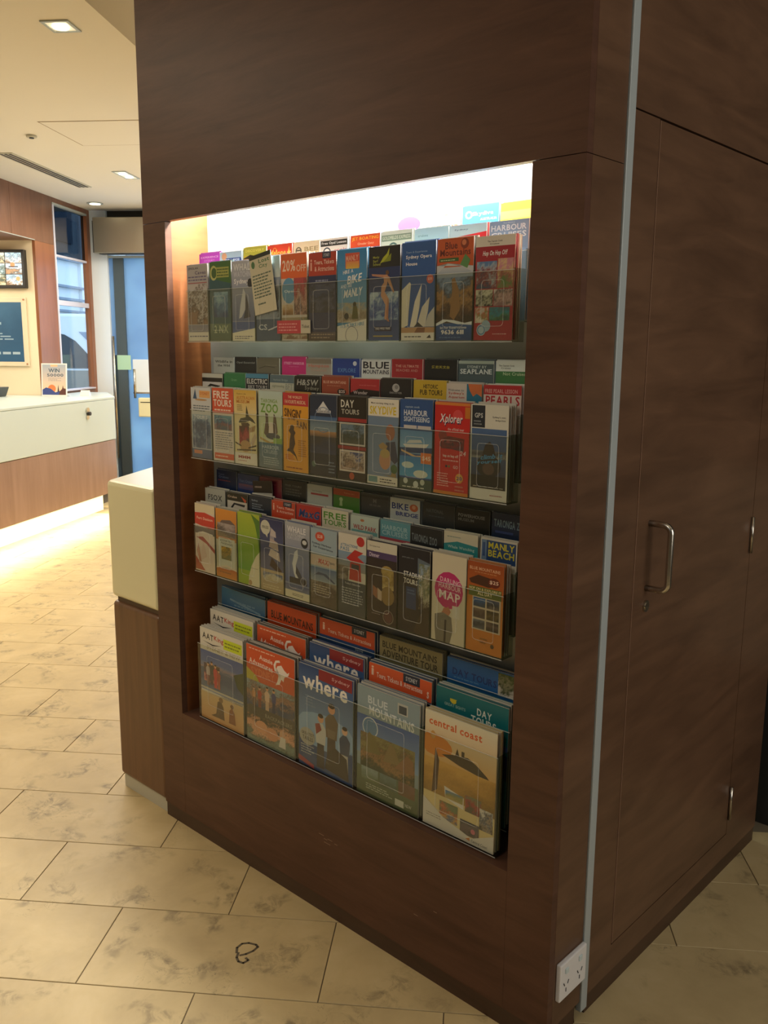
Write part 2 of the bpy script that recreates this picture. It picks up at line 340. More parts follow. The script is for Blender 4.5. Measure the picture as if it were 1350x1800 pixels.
# stone slabs in running bond, laid along the hall; those the camera can pick apart are pieces of their own
PW, PL, GAP = .29575, .5885, .0013
slab_me = None
def visible(P):
    d = P-CAM; z = d.dot(FW)
    if z < .2: return None
    return (675+F_PX*d.dot(RT)/z, 900-F_PX*d.dot(UP)/z, z)
near, rest = [], MB()
for r in range(-9, 25):
    for c in range(-9, 9):
        a0 = .1+PW*r; b0 = -1.40+PL*c+(0 if (r % 2) else PL/2)
        ctr = hp(a0+PW/2, b0+PL/2)
        if not (-3.5 < a0 < 7.2 and -5.2 < b0 < 2.2): continue
        if ctr.y > 1.5 and ctr.x > -1.2 or ctr.y > 1.15 and -1.2 < ctr.x < -.3 or ctr.x > 2.7 or ctr.y < -5.6: continue
        if a0 > 5.95 and b0 < -4.0: continue
        # behind the block and the wall that closes the hall
        cs = [hp(a0+i*PW, b0+j*PL) for i in (0, 1) for j in (0, 1)]
        inside_block = all(-1.45 < q.x < -.03 and .03 < q.y < 1.15 for q in cs)
        if (ctr.x > -5.25 and ctr.y > 1.25 and (ctr.y-1.2) > (-1.0-ctr.x)*.93): continue
        if inside_block: continue
        pts = [visible(hp(a0+i*PW, b0+j*PL)) for i in (0, .5, 1) for j in (0, .5, 1)]
        v = any(p and -60 < p[0] < 1410 and 800 < p[1] < 1900 for p in pts)
        if v and a0+PW < 5.0-(0 if b0 > -3.6 else .6): near.append((a0, b0))
        else: hprism(rest, a0+GAP, a0+PW-GAP, b0+GAP, b0+PL-GAP, -.002, 0)
for i, (a0, b0) in enumerate(near[:300]):
    if slab_me is None:
        o = MB().box(-PW/2+GAP, PW/2-GAP, -PL/2+GAP, PL/2-GAP, -.010, 0).build('floor_tile', STONE)
        bm = bmesh.new(); bm.from_mesh(o.data); bmesh.ops.bevel(bm, geom=[e for e in bm.edges if all(v.co.z > -.001 for v in e.verts)], offset=.0008, segments=1, affect='EDGES'); bm.to_mesh(o.data); bm.free()
        slab_me = o.data
    else:
        o = bpy.data.objects.new('floor_tile', slab_me); COL.objects.link(o)
    ctr = hp(a0+PW/2, b0+PL/2); o.location = (ctr.x, ctr.y, 0.0); o.rotation_euler = (0, 0, HROT+(math.pi if i % 3 else 0)); o.parent = fl
rs = rest.build('floor_tiles', STONE, fl); rs['kind'] = 'stuff'

# the ring-shaped fossil in the slab nearest the cabinet
FOSSIL = mat('fossil_brown', (.11, .085, .05), .5)
fm = MB()
for path in [[(-0.7461, -0.2597), (-0.7608, -0.247), (-0.7636, -0.2285), (-0.7534, -0.2152), (-0.7345, -0.2066), (-0.7245, -0.2089), (-0.7211, -0.2266), (-0.7252, -0.2466), (-0.7321, -0.26)], [(-0.7429, -0.2566), (-0.7316, -0.2708), (-0.7167, -0.2768), (-0.7034, -0.272), (-0.703, -0.2571), (-0.7135, -0.2558)]]:
    for (ax, ay), (bx, by) in zip(path, path[1:]):
        d = Vector((bx-ax, by-ay, 0)).normalized(); n = Vector((d.y, -d.x, 0))*.0032; A, B = Vector((ax, ay, 0))-d*.0015, Vector((bx, by, 0))+d*.0015
        fm.prism([(q.x, q.y) for q in (A-n, A+n, B+n, B-n)][::-1], .0001, .0004)
f_ = fm.build('fossil', FOSSIL, fl); f_['kind'] = 'stuff'

# outer walls
def H2(a, b): q = hp(a, b); return (q.x, q.y)
WALLD = mat('dim_wall_paint', (.16, .13, .09), .8)
wallseg('wall_back', (-2.0, -5.95), (3, -5.95), 0, 3.3, WALLD)
wallseg('wall_right', (3, -5.95), (3, 1.3), 0, 3.3, WALLD)
wallseg('wall_side', (3, 1.3), (-.3, 1.3), 0, 3.3, DARK)
wallseg('wall_front', (-.95, 1.25), H2(7.316, -1.0), 0, 3.3, PAINT)
wallseg('wall_door', H2(7.316, -1.0), H2(7.316, -2.9), 0, 2.869, PAINT)
wallseg('wall_door_upper', H2(7.316, -.9), H2(7.316, -1.754), 2.869, 3.3, PAINT)
wallseg('wall_left', H2(6.127, -5.2), (-2.0, -5.95), 0, 2.87, PAINT)
wallseg('wall_screen', H2(6.127, -4.127), H2(6.127, -5.2), 0, 2.869, PAINT)
# low ceiling of the hall with a slightly lower band, its edge and the higher ceiling over the room
S(hbox('ceiling', CEIL, -3.9, 7.38, -5.4, -2.19, 2.87, 2.93))
S(hbox('ceiling_band', CEIL, -3.9, 7.38, -2.19, -1.755, 2.852, 2.93))
S(hbox('trim_1', CEIL, -3.9, 7.38, -1.80, -1.7555, 2.9301, 3.3))
S(MB().prism([(3.1, -6.1), (3.1, 1.5), (-1, 1.5), H2(7.5, -.8), H2(7.5, -2), H2(-4.2, -2)][::-1], 3.3, 3.36).build('ceiling_high', CEIL))
# wooden bulkhead over the desk, post and wall around the street window (plane b = -4.1)
bk = empty('bulkhead', hp(5, -4.1, 2.44)); tag(bk, 'reddish wood bulkhead boxed in under the ceiling above the long desk', 'bulkhead')
def kid(o, p):
    o.parent = p; o.matrix_parent_inverse = p.matrix_basis.inverted(); return o
for a0, a1 in ((2.2, 4.98), (4.983, 5.73), (5.733, 6.499)):
    kid(hbox('panel', WOOD_RED, a0, a1, -4.125, -4.1, 2.44, 2.869), bk)
kid(hbox('soffit', WOOD_RED, 2.2, 6.126, -4.9, -4.126, 2.44, 2.47), bk)
kid(hbox('edge_trim', ALU, 2.2, 6.126, -4.1, -4.096, 2.44, 2.447), bk)
post = hbox('post', WOOD_ORG, 6.128, 6.499, -4.126, -4.1, 0, 2.439); tag(post, 'broad reddish wood post between the wall screen and the street window', 'post')
S(hbox('wall_window', WOOD_RED, 6.50, 7.245, -4.16, -4.1, 0, 1.085))
S(hbox('trim_2', WOOD_ORG, 7.245, 7.315, -4.16, -4.1, 0, 2.869))
S(hbox('trim_3', WOOD_RED, 6.50, 7.245, -4.16, -4.1, 2.825, 2.869))
win = empty('window_1', hp(6.87, -4.12, 1.085)); S(win)
LILAC = mat('window_bar_paint', (.62, .62, .74), .5)
kid(hbox('window_sill', LILAC, 6.502, 7.243, -4.158, -4.085, 1.086, 1.10), win)
kid(hbox('transom', LILAC, 6.502, 7.243, -4.15, -4.115, 1.90, 1.945), win)
kid(hbox('transom', LILAC, 6.502, 7.243, -4.15, -4.115, 2.345, 2.365), win)
kid(hbox('head', ALU, 6.502, 7.243, -4.15, -4.095, 2.805, 2.824), win)
kid(hbox('mullion', LILAC, 6.502, 6.53, -4.15, -4.095, 1.10, 2.805), win)
kid(hbox('pane', GLASS, 6.53, 7.243, -4.138, -4.132, 1.10, 1.90), win)
kid(hbox('pane', GLASS, 6.53, 7.243, -4.138, -4.132, 1.945, 2.345), win)
kid(hbox('pane', TINT, 6.53, 7.243, -4.138, -4.132, 2.365, 2.805), win)
# white column and the glass door at the end of the hall (plane a = 7.316)
S(hbox('wall_column', COLUMN, 7.316, 7.5, -4.16, -3.93, 0, 2.869))
S(hbox('trim_4', DARK, 7.36, 7.42, -3.929, -2.96, 2.79, 2.869))
S(hbox('trim_5', PAINT, 7.42, 7.46, -3.929, -2.96, 2.45, 2.869))
dr = empty('door_1', hp(7.34, -3.4)); S(dr)
DOORB = mat('blue_grey_frame', (.05, .085, .12), .35)
kid(hbox('head', ALU, 7.33, 7.37, -3.929, -2.96, 2.405, 2.43), dr)
kid(hbox('door_post', GREY, 7.33, 7.40, -3.878, -3.772, 0, 2.404), dr)
kid(hbox('side_glass', FROST, 7.35, 7.362, -3.929, -3.879, 1.43, 2.404), dr)
kid(hbox('side_panel', DOORB, 7.35, 7.362, -3.929, -3.879, 0, 1.429), dr)
kid(MB().tube([hp(7.315, -3.905, .35), hp(7.315, -3.905, 1.62)], .012).build('chrome_rail', CHROME, smooth=True), dr)
kid(hbox('glass_leaf', FROST, 7.35, 7.362, -3.771, -2.962, .03, 2.404), dr)
kid(hbox('kick_rail', DOORB, 7.345, 7.367, -3.771, -2.962, 0, .029), dr)
S(hbox('trim_6', PAINT, 7.316, 7.40, -2.96, -2.90, 0, 2.869))
# beyond the glass
S(MB().prism([H2(6.2, -40), H2(60, -40), H2(60, 6), H2(7.6, 6), H2(7.6, -4.3), H2(6.2, -4.3)], -.2, -.15).build('street', STREET))

# ------------------------------------------------------------ display cabinet, cupboard, counters
XL, XR, ZB, ZT = -1.343, -.1157, .3834, 1.8507
cab = empty('display_cabinet', (-.73, 0, 0)); tag(cab, 'tall brown wood display cabinet with a lit niche full of leaflets', 'cabinet')
def cb(n, m, *a, **k): return kid(box(n, m, *a, **k), cab)
cb('top_panel', WOOD, -1.455, -.0002, 0, .02, ZT+.0015, 3.299)
cb('stile', WOOD, -1.455, XL, 0, .02, .047, ZT); cb('stile', WOOD, XR, -.0002, 0, .02, .047, ZT)
cb('bottom_panel', WOOD, XL+.0005, XR-.0005, 0, .02, .047, ZB)
cb('side_panel', WOOD_SIDE, -.02, 0, .0202, .136, .047, ZT); cb('side_panel', WOOD_SIDE, -.02, 0, .0202, .136, ZT+.0015, 3.299)
cb('base_shade_strip', WOOD_DARK, -1.453, -.003, .003, .12, 0, .0465)  # base shading built as a darker strip, not a separate board
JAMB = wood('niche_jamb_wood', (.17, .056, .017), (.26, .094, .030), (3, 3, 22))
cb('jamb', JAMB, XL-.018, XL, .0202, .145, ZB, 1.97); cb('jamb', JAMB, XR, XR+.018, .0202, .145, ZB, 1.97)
cb('niche_sill', WOOD, XL-.018, XR+.018, .0202, .145, ZB-.018, ZB-.0002)
cb('niche_ceiling', COLUMN, XL-.018, XR+.018, .0202, .145, 1.971, 1.985)
cb('back_panel', BACKP, XL-.018, XR+.018, .1455, .152, ZB, 1.97)
cb('carcass', WOOD_DARK, -1.453, -.022, .1525, .160, .047, 3.299)
cb('metal_strip', ALU, -.01, .004, .138, .164, .02, 3.299, bevel=.0015)
so_ = empty('power_socket', (.0, .082, .113)); tag(so_, 'white double power point low on the cabinet side beside the metal strip', 'socket')
kid(box('plate', SOCKET, .0002, .012, .028, .1365, .113, .203, bevel=.003), so_)
for dy in (.052, .108):
    kid(MB().box(.0121, .015, dy-.006, dy+.006, .176, .188).build('switch', WHITE, bevel=.001), so_)
    s_ = MB()
    for oy, oz, rt in ((-.008, .006, .5), (.008, .006, -.5), (0, -.010, 0)):
        m_ = Matrix.Translation((.0125, dy+oy, .145+oz)) @ Matrix.Rotation(rt, 4, 'X'); s_.box(-.0003, .0004, -.0012, .0012, -.0045, .0045, m_)
    kid(s_.build('pin_slots', SLOT), so_)
# hinged-door cupboard around the corner
cup = empty('cupboard', (0, .6, 0)); tag(cup, 'brown wood cupboard with a tall handled door, right of the metal strip', 'cupboard')
def ub(n, m, *a, **k): return kid(box(n, m, *a, **k), cup)
ub('stile', WOOD_SIDE, -.02, 0, .1645, .2725, .047, 1.956); ub('stile', WOOD_SIDE, -.02, 0, .9475, 1.18, .047, 1.956)
ub('upper_panel', WOOD_SIDE, -.02, 0, .1645, 1.18, 1.9595, 3.299); ub('bottom_rail', WOOD_SIDE, -.02, 0, .2725, .9475, .047, .118)
ub('base_shade_strip', WOOD_DARK, -.02, -.003, .1645, 1.178, 0, .0465); ub('carcass', WOOD_DARK, -1.40, -.0215, .1645, 1.178, .047, 3.299)  # darker foot strip stands for base shading, as on the front
dor = ub('door', WOOD_SIDE, -.02, .0005, .2765, .9435, .122, 1.9545)
EDGE = mat('light_edge_strip', (.34, .20, .13), .4)
e_ = box('edge_strip', EDGE, -.012, .0008, .2752, .2764, .122, 1.9545); kid(e_, dor)
hx = .052
pth = [(0, .335, 1.128)]+[(hx-.018+.018*math.sin(t), .335, 1.128-.018+.018*math.cos(t)) for t in [k*math.pi/10 for k in range(0, 6)]]
pth += [(hx-.018+.018*math.cos(t), .335, .998-.018*math.sin(t)) for t in [k*math.pi/10 for k in range(0, 6)]]+[(0, .335, .98)]
kid(MB().tube(pth, .0072, 12).build('handle', CHROME, smooth=True), dor)
kh = MB(); mk = Matrix.Translation((.0005, .337, .938)) @ Matrix.Rotation(math.pi/2, 4, 'Y'); kh.disc((0, 0, 0), .0135, .004, 24, mk); kh.disc((0, 0, .004), .009, .0015, 20, mk)
k_ = kid(kh.build('lock', CHROME), dor)
for z0, z1, yy in ((.962, 1.062, .936), (.166, .268, .946)):
    kid(MB().tube([(.006, yy, z0), (.006, yy, z1)], .0042, 10).build('hinge', CHROME, smooth=True), dor)
# scuffs in the wood
SCUFF = mat('pale_scuffs', (.30, .20, .13), .6)
sc_ = MB(); rr = random.Random(3)
for k in range(7):
    cx = rr.choice([-.72, -.70, -.68, -.66]) if k < 4 else rr.uniform(-1.2, -.25); cz = .22+rr.uniform(-.012, .012) if k < 4 else rr.uniform(.1, .33); ln = rr.uniform(.01, .03)
    sc_.box(cx, cx+ln, -.0003, -.0001, cz, cz+.0012)
kid(sc_.build('scuffs', SCUFF), cab)['kind'] = 'stuff'
# near counter: cream top box on a wood base, its end cut parallel to the long desk
dv = Vector((-.552, .834)); T = 1.3
def cpoly(inset, r=.0, x1=-1.4565):
    p0 = Vector((-1.735+inset*1.1, inset)); return [(p0.x, p0.y), (x1, inset), (x1, 1.15), (p0.x+dv.x*T, p0.y+dv.y*T)]
ctr_ = empty('counter', (-1.6, .2, 0)); tag(ctr_, 'cream topped reception counter with brown wood base, left of the display cabinet', 'counter')
kid(MB().prism(cpoly(0), .684, 1.076).build('cream_top', CREAM, bevel=.016, seg=4), ctr_)
kid(MB().prism(cpoly(.014), .668, .6838).build('shadow_gap', WOOD_DARK), ctr_)
kid(MB().prism(cpoly(.002), .047, .6678).build('base', WOOD_V, bevel=.012, seg=3), ctr_)
kid(MB().prism(cpoly(.010), 0, .0465).build('plinth', PLINTH), ctr_)
# long desk
DN = Vector((.834, .552, 0)); DE = Vector((-.552, .834, 0))
def dk(s, n): q = DE*s+DN*n; return (q.x, q.y)            # s along, n across
se = DE.dot(Vector((-6.452, 2.775, 0))); s0 = se-4.6
desk = empty('reception_desk', (-6, 1.6, 0)); tag(desk, 'long reception desk with white fascia and pinkish wood panel, glowing underneath', 'desk')
PINK = wood('desk_panel_wood', (.27, .165, .125), (.36, .23, .18), (14, 14, 1.4), rough=.35)
kid(MB().prism([dk(s0, -3.85), dk(se, -3.85), H2(6.85, -3.80), H2(6.85, -4.09), H2(2.0, -4.09)][::-1], 1.045, 1.066).build('worktop', WHITE, bevel=.004), desk)
kid(MB().prism([dk(s0, -3.90), dk(s0, -3.852), dk(se, -3.852), dk(se, -3.90)], .678, 1.0445).build('fascia', WHITE, bevel=.006), desk)
kid(MB().prism([dk(s0, -3.91), dk(s0, -3.856), dk(se-.01, -3.856), dk(se-.01, -3.91)], .2, .674).build('wood_panel', PINK), desk)
kid(MB().prism([dk(s0, -4.08), dk(s0, -4.04), dk(se+.05, -4.04), dk(se+.05, -4.08)], 0, .2).build('plinth', CREAM), desk)
ks = MB(); p_ = DE*DE.dot(Vector((-6.166, 2.341, 0)))+DN*-3.85
mk = Matrix.Translation((p_.x, p_.y, .945)) @ Matrix.Rotation(math.radians(33.5), 4, 'Z') @ Matrix.Rotation(math.pi/2, 4, 'Y')
lk = empty('key_switch', (p_.x, p_.y, .945)); tag(lk, 'small chrome key switch on the white fascia of the long desk', 'switch')
kid(MB().disc((-.028, 0, -.0015), .024, .014, 20, mk).disc((.03, 0, -.0015), .022, .010, 20, mk).build('plate', CHROME), lk)
kid(MB().disc((0, 0.004, .0), .017, .03, 16, mk).build('barrel', BLACK), lk)
# things on the long desk and the wall behind
def frame_at(name, org, rz, ry=0):
    e = empty(name, org); e.rotation_euler = (ry, 0, rz); return e
RZF = math.radians(37.5)
def fw_kid(o, e): o.parent = e; return o
pc = hp(6.00, -3.94, 1.0667)
ps = frame_at('poster_stand', pc, math.radians(37.5+2), math.radians(-6)); tag(ps, 'small framed prize poster reading WIN 50000 standing on the long desk', 'poster')
fw_kid(MB().box(-.118, .118, .0, .006, 0, .295).build('acrylic_frame', SOCKET), ps)
fw_kid(MB().box(-.118, .118, .0062, .07, .009, .014).build('foot', SOCKET), ps)
a_ = art_object('print', .215, .27, [('G', 0, 0, 1, 1, '9fa9b6', 'f0c9a0'), ('R', .35, .93, .65, 1, 'e8b48c'), ('T', 'WIN', .26, .74, .74, .87, '3f5566'), ('T', '50000', .2, .60, .9, .70, '46596a'),
    ('L', .25, .45, .8, .57, 3, '9c8f8a'), ('C', .40, .20, .17, 'd97c4e'), ('P', '0,0 1,0 1,.08 .75,.13 .55,.08 .35,.2 .15,.24 0,.17', '3e4c86'), ('P', '.7,0 1,0 1,.2 .9,.22 .88,.32 .84,.2 .75,.12', '5d3a34'), ('P', '.64,.1 .72,.1 .67,.34', '4a3a40')], ps)
a_.location = (0, -.0006, .014)
tk = frame_at('ticket_card', hp(6.16, -3.72, 1.0667), math.radians(45)); tag(tk, 'small white folded card beside the prize poster on the desk', 'card')
fw_kid(MB().add([(-.045, -.02, 0), (.045, -.02, 0), (.045, .03, 0), (-.045, .03, 0), (-.04, .004, .05), (.04, .004, .05)], [(0, 1, 5, 4), (2, 3, 4, 5), (0, 4, 3), (1, 2, 5), (0, 3, 2, 1)]).build('folded_card', SOCKET), tk)
mn = frame_at('desk_printer', hp(5.72, -4.45, 1.0665), RZF); tag(mn, 'dark grey low machine at the left end behind the long desk', 'printer')
fw_kid(MB().add([(-.5, 0, 0), (.10, 0, 0), (.10, .2, 0), (-.5, .2, 0), (-.5, 0, .085), (.135, 0, .085), (.135, .2, .085), (-.5, .2, .085)], [(0, 1, 5, 4), (1, 2, 6, 5), (2, 3, 7, 6), (3, 0, 4, 7), (4, 5, 6, 7), (3, 2, 1, 0)]).build('housing', mat('dark_grey_plastic', (.035, .045, .055), .4), bevel=.008), mn)
fw_kid(MB().box(-.46, .09, -.003, .0, .05, .056).build('paper_slot', BLACK), mn)
kid(MB().prism([H2(5.2, -4.95), H2(6.12, -4.95), H2(6.12, -4.0951), H2(5.2, -4.0951)][::-1], 1.03, 1.0659).build('back_shelf', WHITE), desk)
tv = frame_at('wall_screen', hp(6.1255, -4.52, 2.02), RZF); tag(tv, 'black wall screen showing a mosaic of camera pictures', 'screen')
fw_kid(MB().box(-.34, .338, -.05, 0, .0, .335).build('housing', BLACK, bevel=.006), tv)
qs = []
for i in range(4):
    for j in range(3):
        pal = ['d8e8e8 8fa8b0 40504c c8d8d0', 'b8d8e8 4a6a88 e8f0f0 806850', 'e8e8d8 687868 303c3c d8c8a0', 'a8c8e0 f0f4f0 3c4c5c b09070'][(i*3+j*2) % 4]
        qs.append(('N', i/4+.006, j/3+.008, (i+1)/4-.006, (j+1)/3-.008, pal, i*7+j, 1.1))
qs += [('C', .86, .62, .035, 'e88858'), ('C', .93, .2, .03, 'd8a070'), ('R', .80, .55, .94, .58, '20242c')]
a_ = art_object('display', .63, .285, qs, tv, SCREEN); a_.location = (0, -.0506, .026)
bp_ = frame_at('blue_notice', hp(6.1255, -4.62, 1.33), RZF); tag(bp_, 'blue framed notice with cream border on the wall under the screen', 'notice')
fw_kid(MB().box(-.40, .407, -.018, 0, 0, .612).build('frame', mat('clear_cream_frame', (.72, .62, .46), .3), bevel=.003), bp_)
a_ = art_object('print', .73, .53, [('R', 0, 0, 1, 1, '2f5678'), ('N', 0, 0, 1, 1, '3a6488 2c5376 2f5a80', 5, .3), ('L', .1, .60, .78, .70, 1, '8fa8bc'), ('L', .1, .36, .92, .50, 3, '8fa8bc'), ('L', .1, .10, .95, .20, 1, '9fb4c4')], bp_); a_.location = (.0, -.0186, .04)
sd = MB()
for sx in (-.38, .39):
    for sz in (.02, .592): sd.disc((sx, sz, 0), .008, .004, 12, Matrix.Translation((0, -.0185, 0)) @ Matrix.Rotation(math.pi/2, 4, 'X'))
fw_kid(sd.build('screws', mat('brass_screw', (.5, .25, .15), .3, .8)), bp_)['kind'] = 'stuff'
# air curtain over the glass door, sticker, notice and box by the door
ac = frame_at('air_curtain', hp(7.315, -3.5, 2.436), RZF); tag(ac, 'brushed steel air curtain box above the glass door', 'air curtain')
fw_kid(MB().box(-.50, .50, -.16, 0, .0, .345).build('housing', STEEL_DARK, bevel=.006), ac)
fw_kid(MB().box(-.46, .46, -.12, -.03, -.006, -.0002).build('outlet_slot', BLACK), ac)
fw_kid(MB().box(-.53, -.505, -.10, 0, .01, .32).build('end_bracket', DARK), ac)
st = frame_at('green_sticker', hp(7.3285, -3.805, 1.277), RZF); tag(st, 'pale green square sticker on the dark post of the glass door', 'sticker')
fw_kid(MB().box(-.073, .073, -.0012, 0, 0, .15).build('label', mat('pale_green_vinyl', (.42, .66, .48), .5)), st)
nt_ = frame_at('door_notice', hp(7.3485, -3.56, .985), RZF); tag(nt_, 'off-white notice board on the frosted glass door leaf', 'notice')
fw_kid(MB().box(-.158, .2, -.012, 0, .06, .40).build('board', COLUMN, bevel=.004), nt_)
fw_kid(MB().tube([(-.14, -.02, .0), (-.14, -.02, .30)], .014).build('chrome_bar', CHROME, smooth=True), nt_)
fw_kid(MB().box(-.16, .2, -.02, 0, .046, .0598).build('chrome_ledge', CHROME), nt_)
lb = frame_at('letter_box', hp(7.335, -3.54, .79), RZF); tag(lb, 'cream box hanging beneath the white notice on the glass door', 'box')
fw_kid(MB().box(-.118, .15, -.05, 0.013, 0, .20).build('box_body', CREAM, bevel=.012), lb)
fw_kid(MB().box(-.09, .13, -.052, -.0502, .15, .158).build('slot', BLACK), lb)
# ceiling fittings
def square_light(a, b, wa, wb_, label, dz=0, on=True):
    e = empty('downlight', hp(a, b, 2.87-dz)); tag(e, label, 'ceiling light', 'square recessed lights in the hall ceiling')
    z = 2.87-dz; f = MB(); t = .014
    for x0, x1, y0, y1 in ((a-wa/2, a+wa/2, b-wb_/2, b-wb_/2+t), (a-wa/2, a+wa/2, b+wb_/2-t, b+wb_/2), (a-wa/2, a-wa/2+t, b-wb_/2+t, b+wb_/2-t), (a+wa/2-t, a+wa/2, b-wb_/2+t, b+wb_/2-t)):
        hprism(f, x0, x1, y0, y1, z-.006, z-.0005)
    kid(f.build('frame', ALU), e)
    kid(hbox('reflector', mat('lit_reflector', (.9, .85, .7), .3, emis=(1, .87, .6), estr=.35), a-wa/2+t, a+wa/2-t, b-wb_/2+t, b+wb_/2-t, z-.0035, z-.0008), e)
    n = 2 if wa > .2 else 1
    for k in range(n):
        ca = a+(wa*.22 if n == 2 and k else (-wa*.22 if n == 2 else 0)); q = hp(ca, b)
        kid(MB().disc((q.x, q.y, z-.010), min(wa/n, wb_)*.27, .006, 20).build('lamp', LAMP_E), e)
square_light(2.226, -1.978, .135, .125, 'largest square recessed light, upper left, set in the lower ceiling band', .018)
square_light(5.53, -3.0, .31, .115, 'oblong twin recessed light between the ceiling hatch and the door')
dl = empty('downlight', hp(6.87, -3.84, 2.87)); tag(dl, 'small round recessed light nearest the street window', 'ceiling light'); q = hp(6.87, -3.84)
kid(MB().disc((q.x, q.y, 2.862), .075, .007, 28).build('ring', ALU), dl); kid(MB().disc((q.x, q.y, 2.858), .05, .0038, 24).build('lamp', LAMP_E), dl)
for (a, b, r), lb_ in (((4.19, -3.11, .034), 'flat round detector on the ceiling between air grille and hatch'), ((3.50, -2.985, .03), 'small round sprinkler cap at the left edge of the ceiling')):
    q = hp(a, b); e = empty('ceiling_detector', (q.x, q.y, 2.87)); tag(e, lb_, 'detector')
    kid(MB().disc((q.x, q.y, 2.855), r, .0145, 24).build('housing', PLINTH, bevel=.004), e); kid(MB().disc((q.x, q.y, 2.849), r*.45, .0058, 16).build('sensor', GREY), e)
GAPM = mat('hatch_gap', (.36, .27, .17), .9)
ht = empty('ceiling_hatch', hp(4.16, -2.55, 2.87)); tag(ht, 'flush square access hatch in the hall ceiling', 'hatch')
g_ = MB()
for x0, x1, y0, y1 in ((3.85, 3.858, -2.90, -2.22), (4.49, 4.498, -2.90, -2.22), (3.858, 4.49, -2.90, -2.892), (3.858, 4.49, -2.228, -2.22)): hprism(g_, x0, x1, y0, y1, 2.8685, 2.8699)
kid(g_.build('gap', GAPM), ht); kid(hbox('panel', CEIL, 3.859, 4.489, -2.891, -2.229, 2.8675, 2.8699), ht)
gr = empty('air_grille', hp(5.35, -3.56, 2.87)); tag(gr, 'long linear slot air grille in the hall ceiling beside the bulkhead', 'grille')
kid(hbox('frame', PLINTH, 4.68, 6.03, -3.625, -3.505, 2.864, 2.8699), gr)
for k in range(3): kid(hbox('slot', BLACK, 4.70, 6.01, -3.607+k*.033, -3.591+k*.033, 2.8615, 2.8639), gr)
# pale board at the far right edge
box_ = box('wall_board', mat('pale_board', (.40, .36, .26), .6), .035, .40, 1.283, 1.299, .53, 1.15); tag(box_, 'pale board low on the dark wall past the cupboard end', 'board')
# street side: van and facade
van = frame_at('parked_van', hp(11.0, -5.5, 0), RZF); tag(van, 'white van parked in the street, seen through the window', 'van')
def yprism(pts, y0, y1, name, m, par, bevel=0):
    mb = MB(); n = len(pts); mb.add([(x, y0, z) for x, z in pts]+[(x, y1, z) for x, z in pts], [tuple(range(n)), tuple(range(n, 2*n))[::-1]]+[(i, n+i, n+(i+1) % n, (i+1) % n) for i in range(n)])
    return fw_kid(mb.build(name, m, bevel=bevel), par)
yprism([(-3.9, .32), (1.0, .32), (1.0, .85), (.75, 1.0), (.15, 1.12), (-.12, 1.62), (-.22, 1.93), (-.35, 1.99), (-3.9, 1.99)], 0, 1.8, 'body', VAN_W, van, .04)
yprism([(-1.75, 1.2), (-.20, 1.2), (-.33, 1.42), (-.50, 1.60), (-.66, 1.69), (-.85, 1.72), (-1.75, 1.72)], -.012, .03, 'side_window', VAN_G, van)
yprism([(-3.3, 1.2), (-1.85, 1.2), (-1.85, 1.72), (-3.3, 1.72)], -.012, .03, 'side_window', VAN_G, van)
yprism([(-.44, 1.73), (-.16, 1.72), (-.10, 1.52), (-.17, 1.42), (-.29, 1.58)], -.010, .03, 'quarter_window', mat('blue_grey_glass', (.22, .30, .42), .15), van)
yprism([(-1.75, .42), (-.05, .42), (-.05, 1.05), (-.16, 1.17), (-1.75, 1.17)], -.014, -.002, 'reflection_panel', mat('grey_reflection', (.26, .25, .22), .5), van)  # grey sheet on the van painting the desk's reflection in the window
for wx in (.45, -3.0):
    fw_kid(MB().disc((wx, -.33, -.16), .33, .2, 24, Matrix.Rotation(math.pi/2, 4, 'X') @ Matrix.Scale(-1, 4, (0, 1, 0)) @ Matrix.Translation((0, .66-.66, 0))).build('wheel', BLACK), van)
yprism([(.0, 1.14), (.12, 1.14), (.12, 1.30), (.0, 1.30)], -.16, -.0155, 'wing_mirror', BLACK, van, .02)
fc = frame_at('street_building', hp(8, -9.5, -.15), HROT); tag(fc, 'pale building with dark ledges across the street', 'building')
fw_kid(MB().box(0, 50, .0, 3, 0, 11).build('wall', FACADE), fc)
for z0 in (2.45, 2.72, 3.0, 3.6): fw_kid(MB().box(0, 50, -.10, -.001, z0, z0+.05).build('ledge', FACADE_D), fc)
AW = mat('red_awning', (.35, .06, .07), .7)
for k, x0 in enumerate((2, 4.4, 6.8, 9.2, 11.6, 14, 16.4, 18.8)):
    fw_kid(MB().box(x0, x0+1.3, -.05, -.001, 1.2, 2.3).build('window', AW if k % 2 else FACADE_D), fc); fw_kid(MB().box(x0, x0+1.5, -.05, -.001, 4.0, 5.6).build('window', FACADE_D), fc)
    fw_kid(MB().box(x0+1.8, x0+1.95, -.08, -.001, 0, 9).build('pilaster', VAN_W), fc)
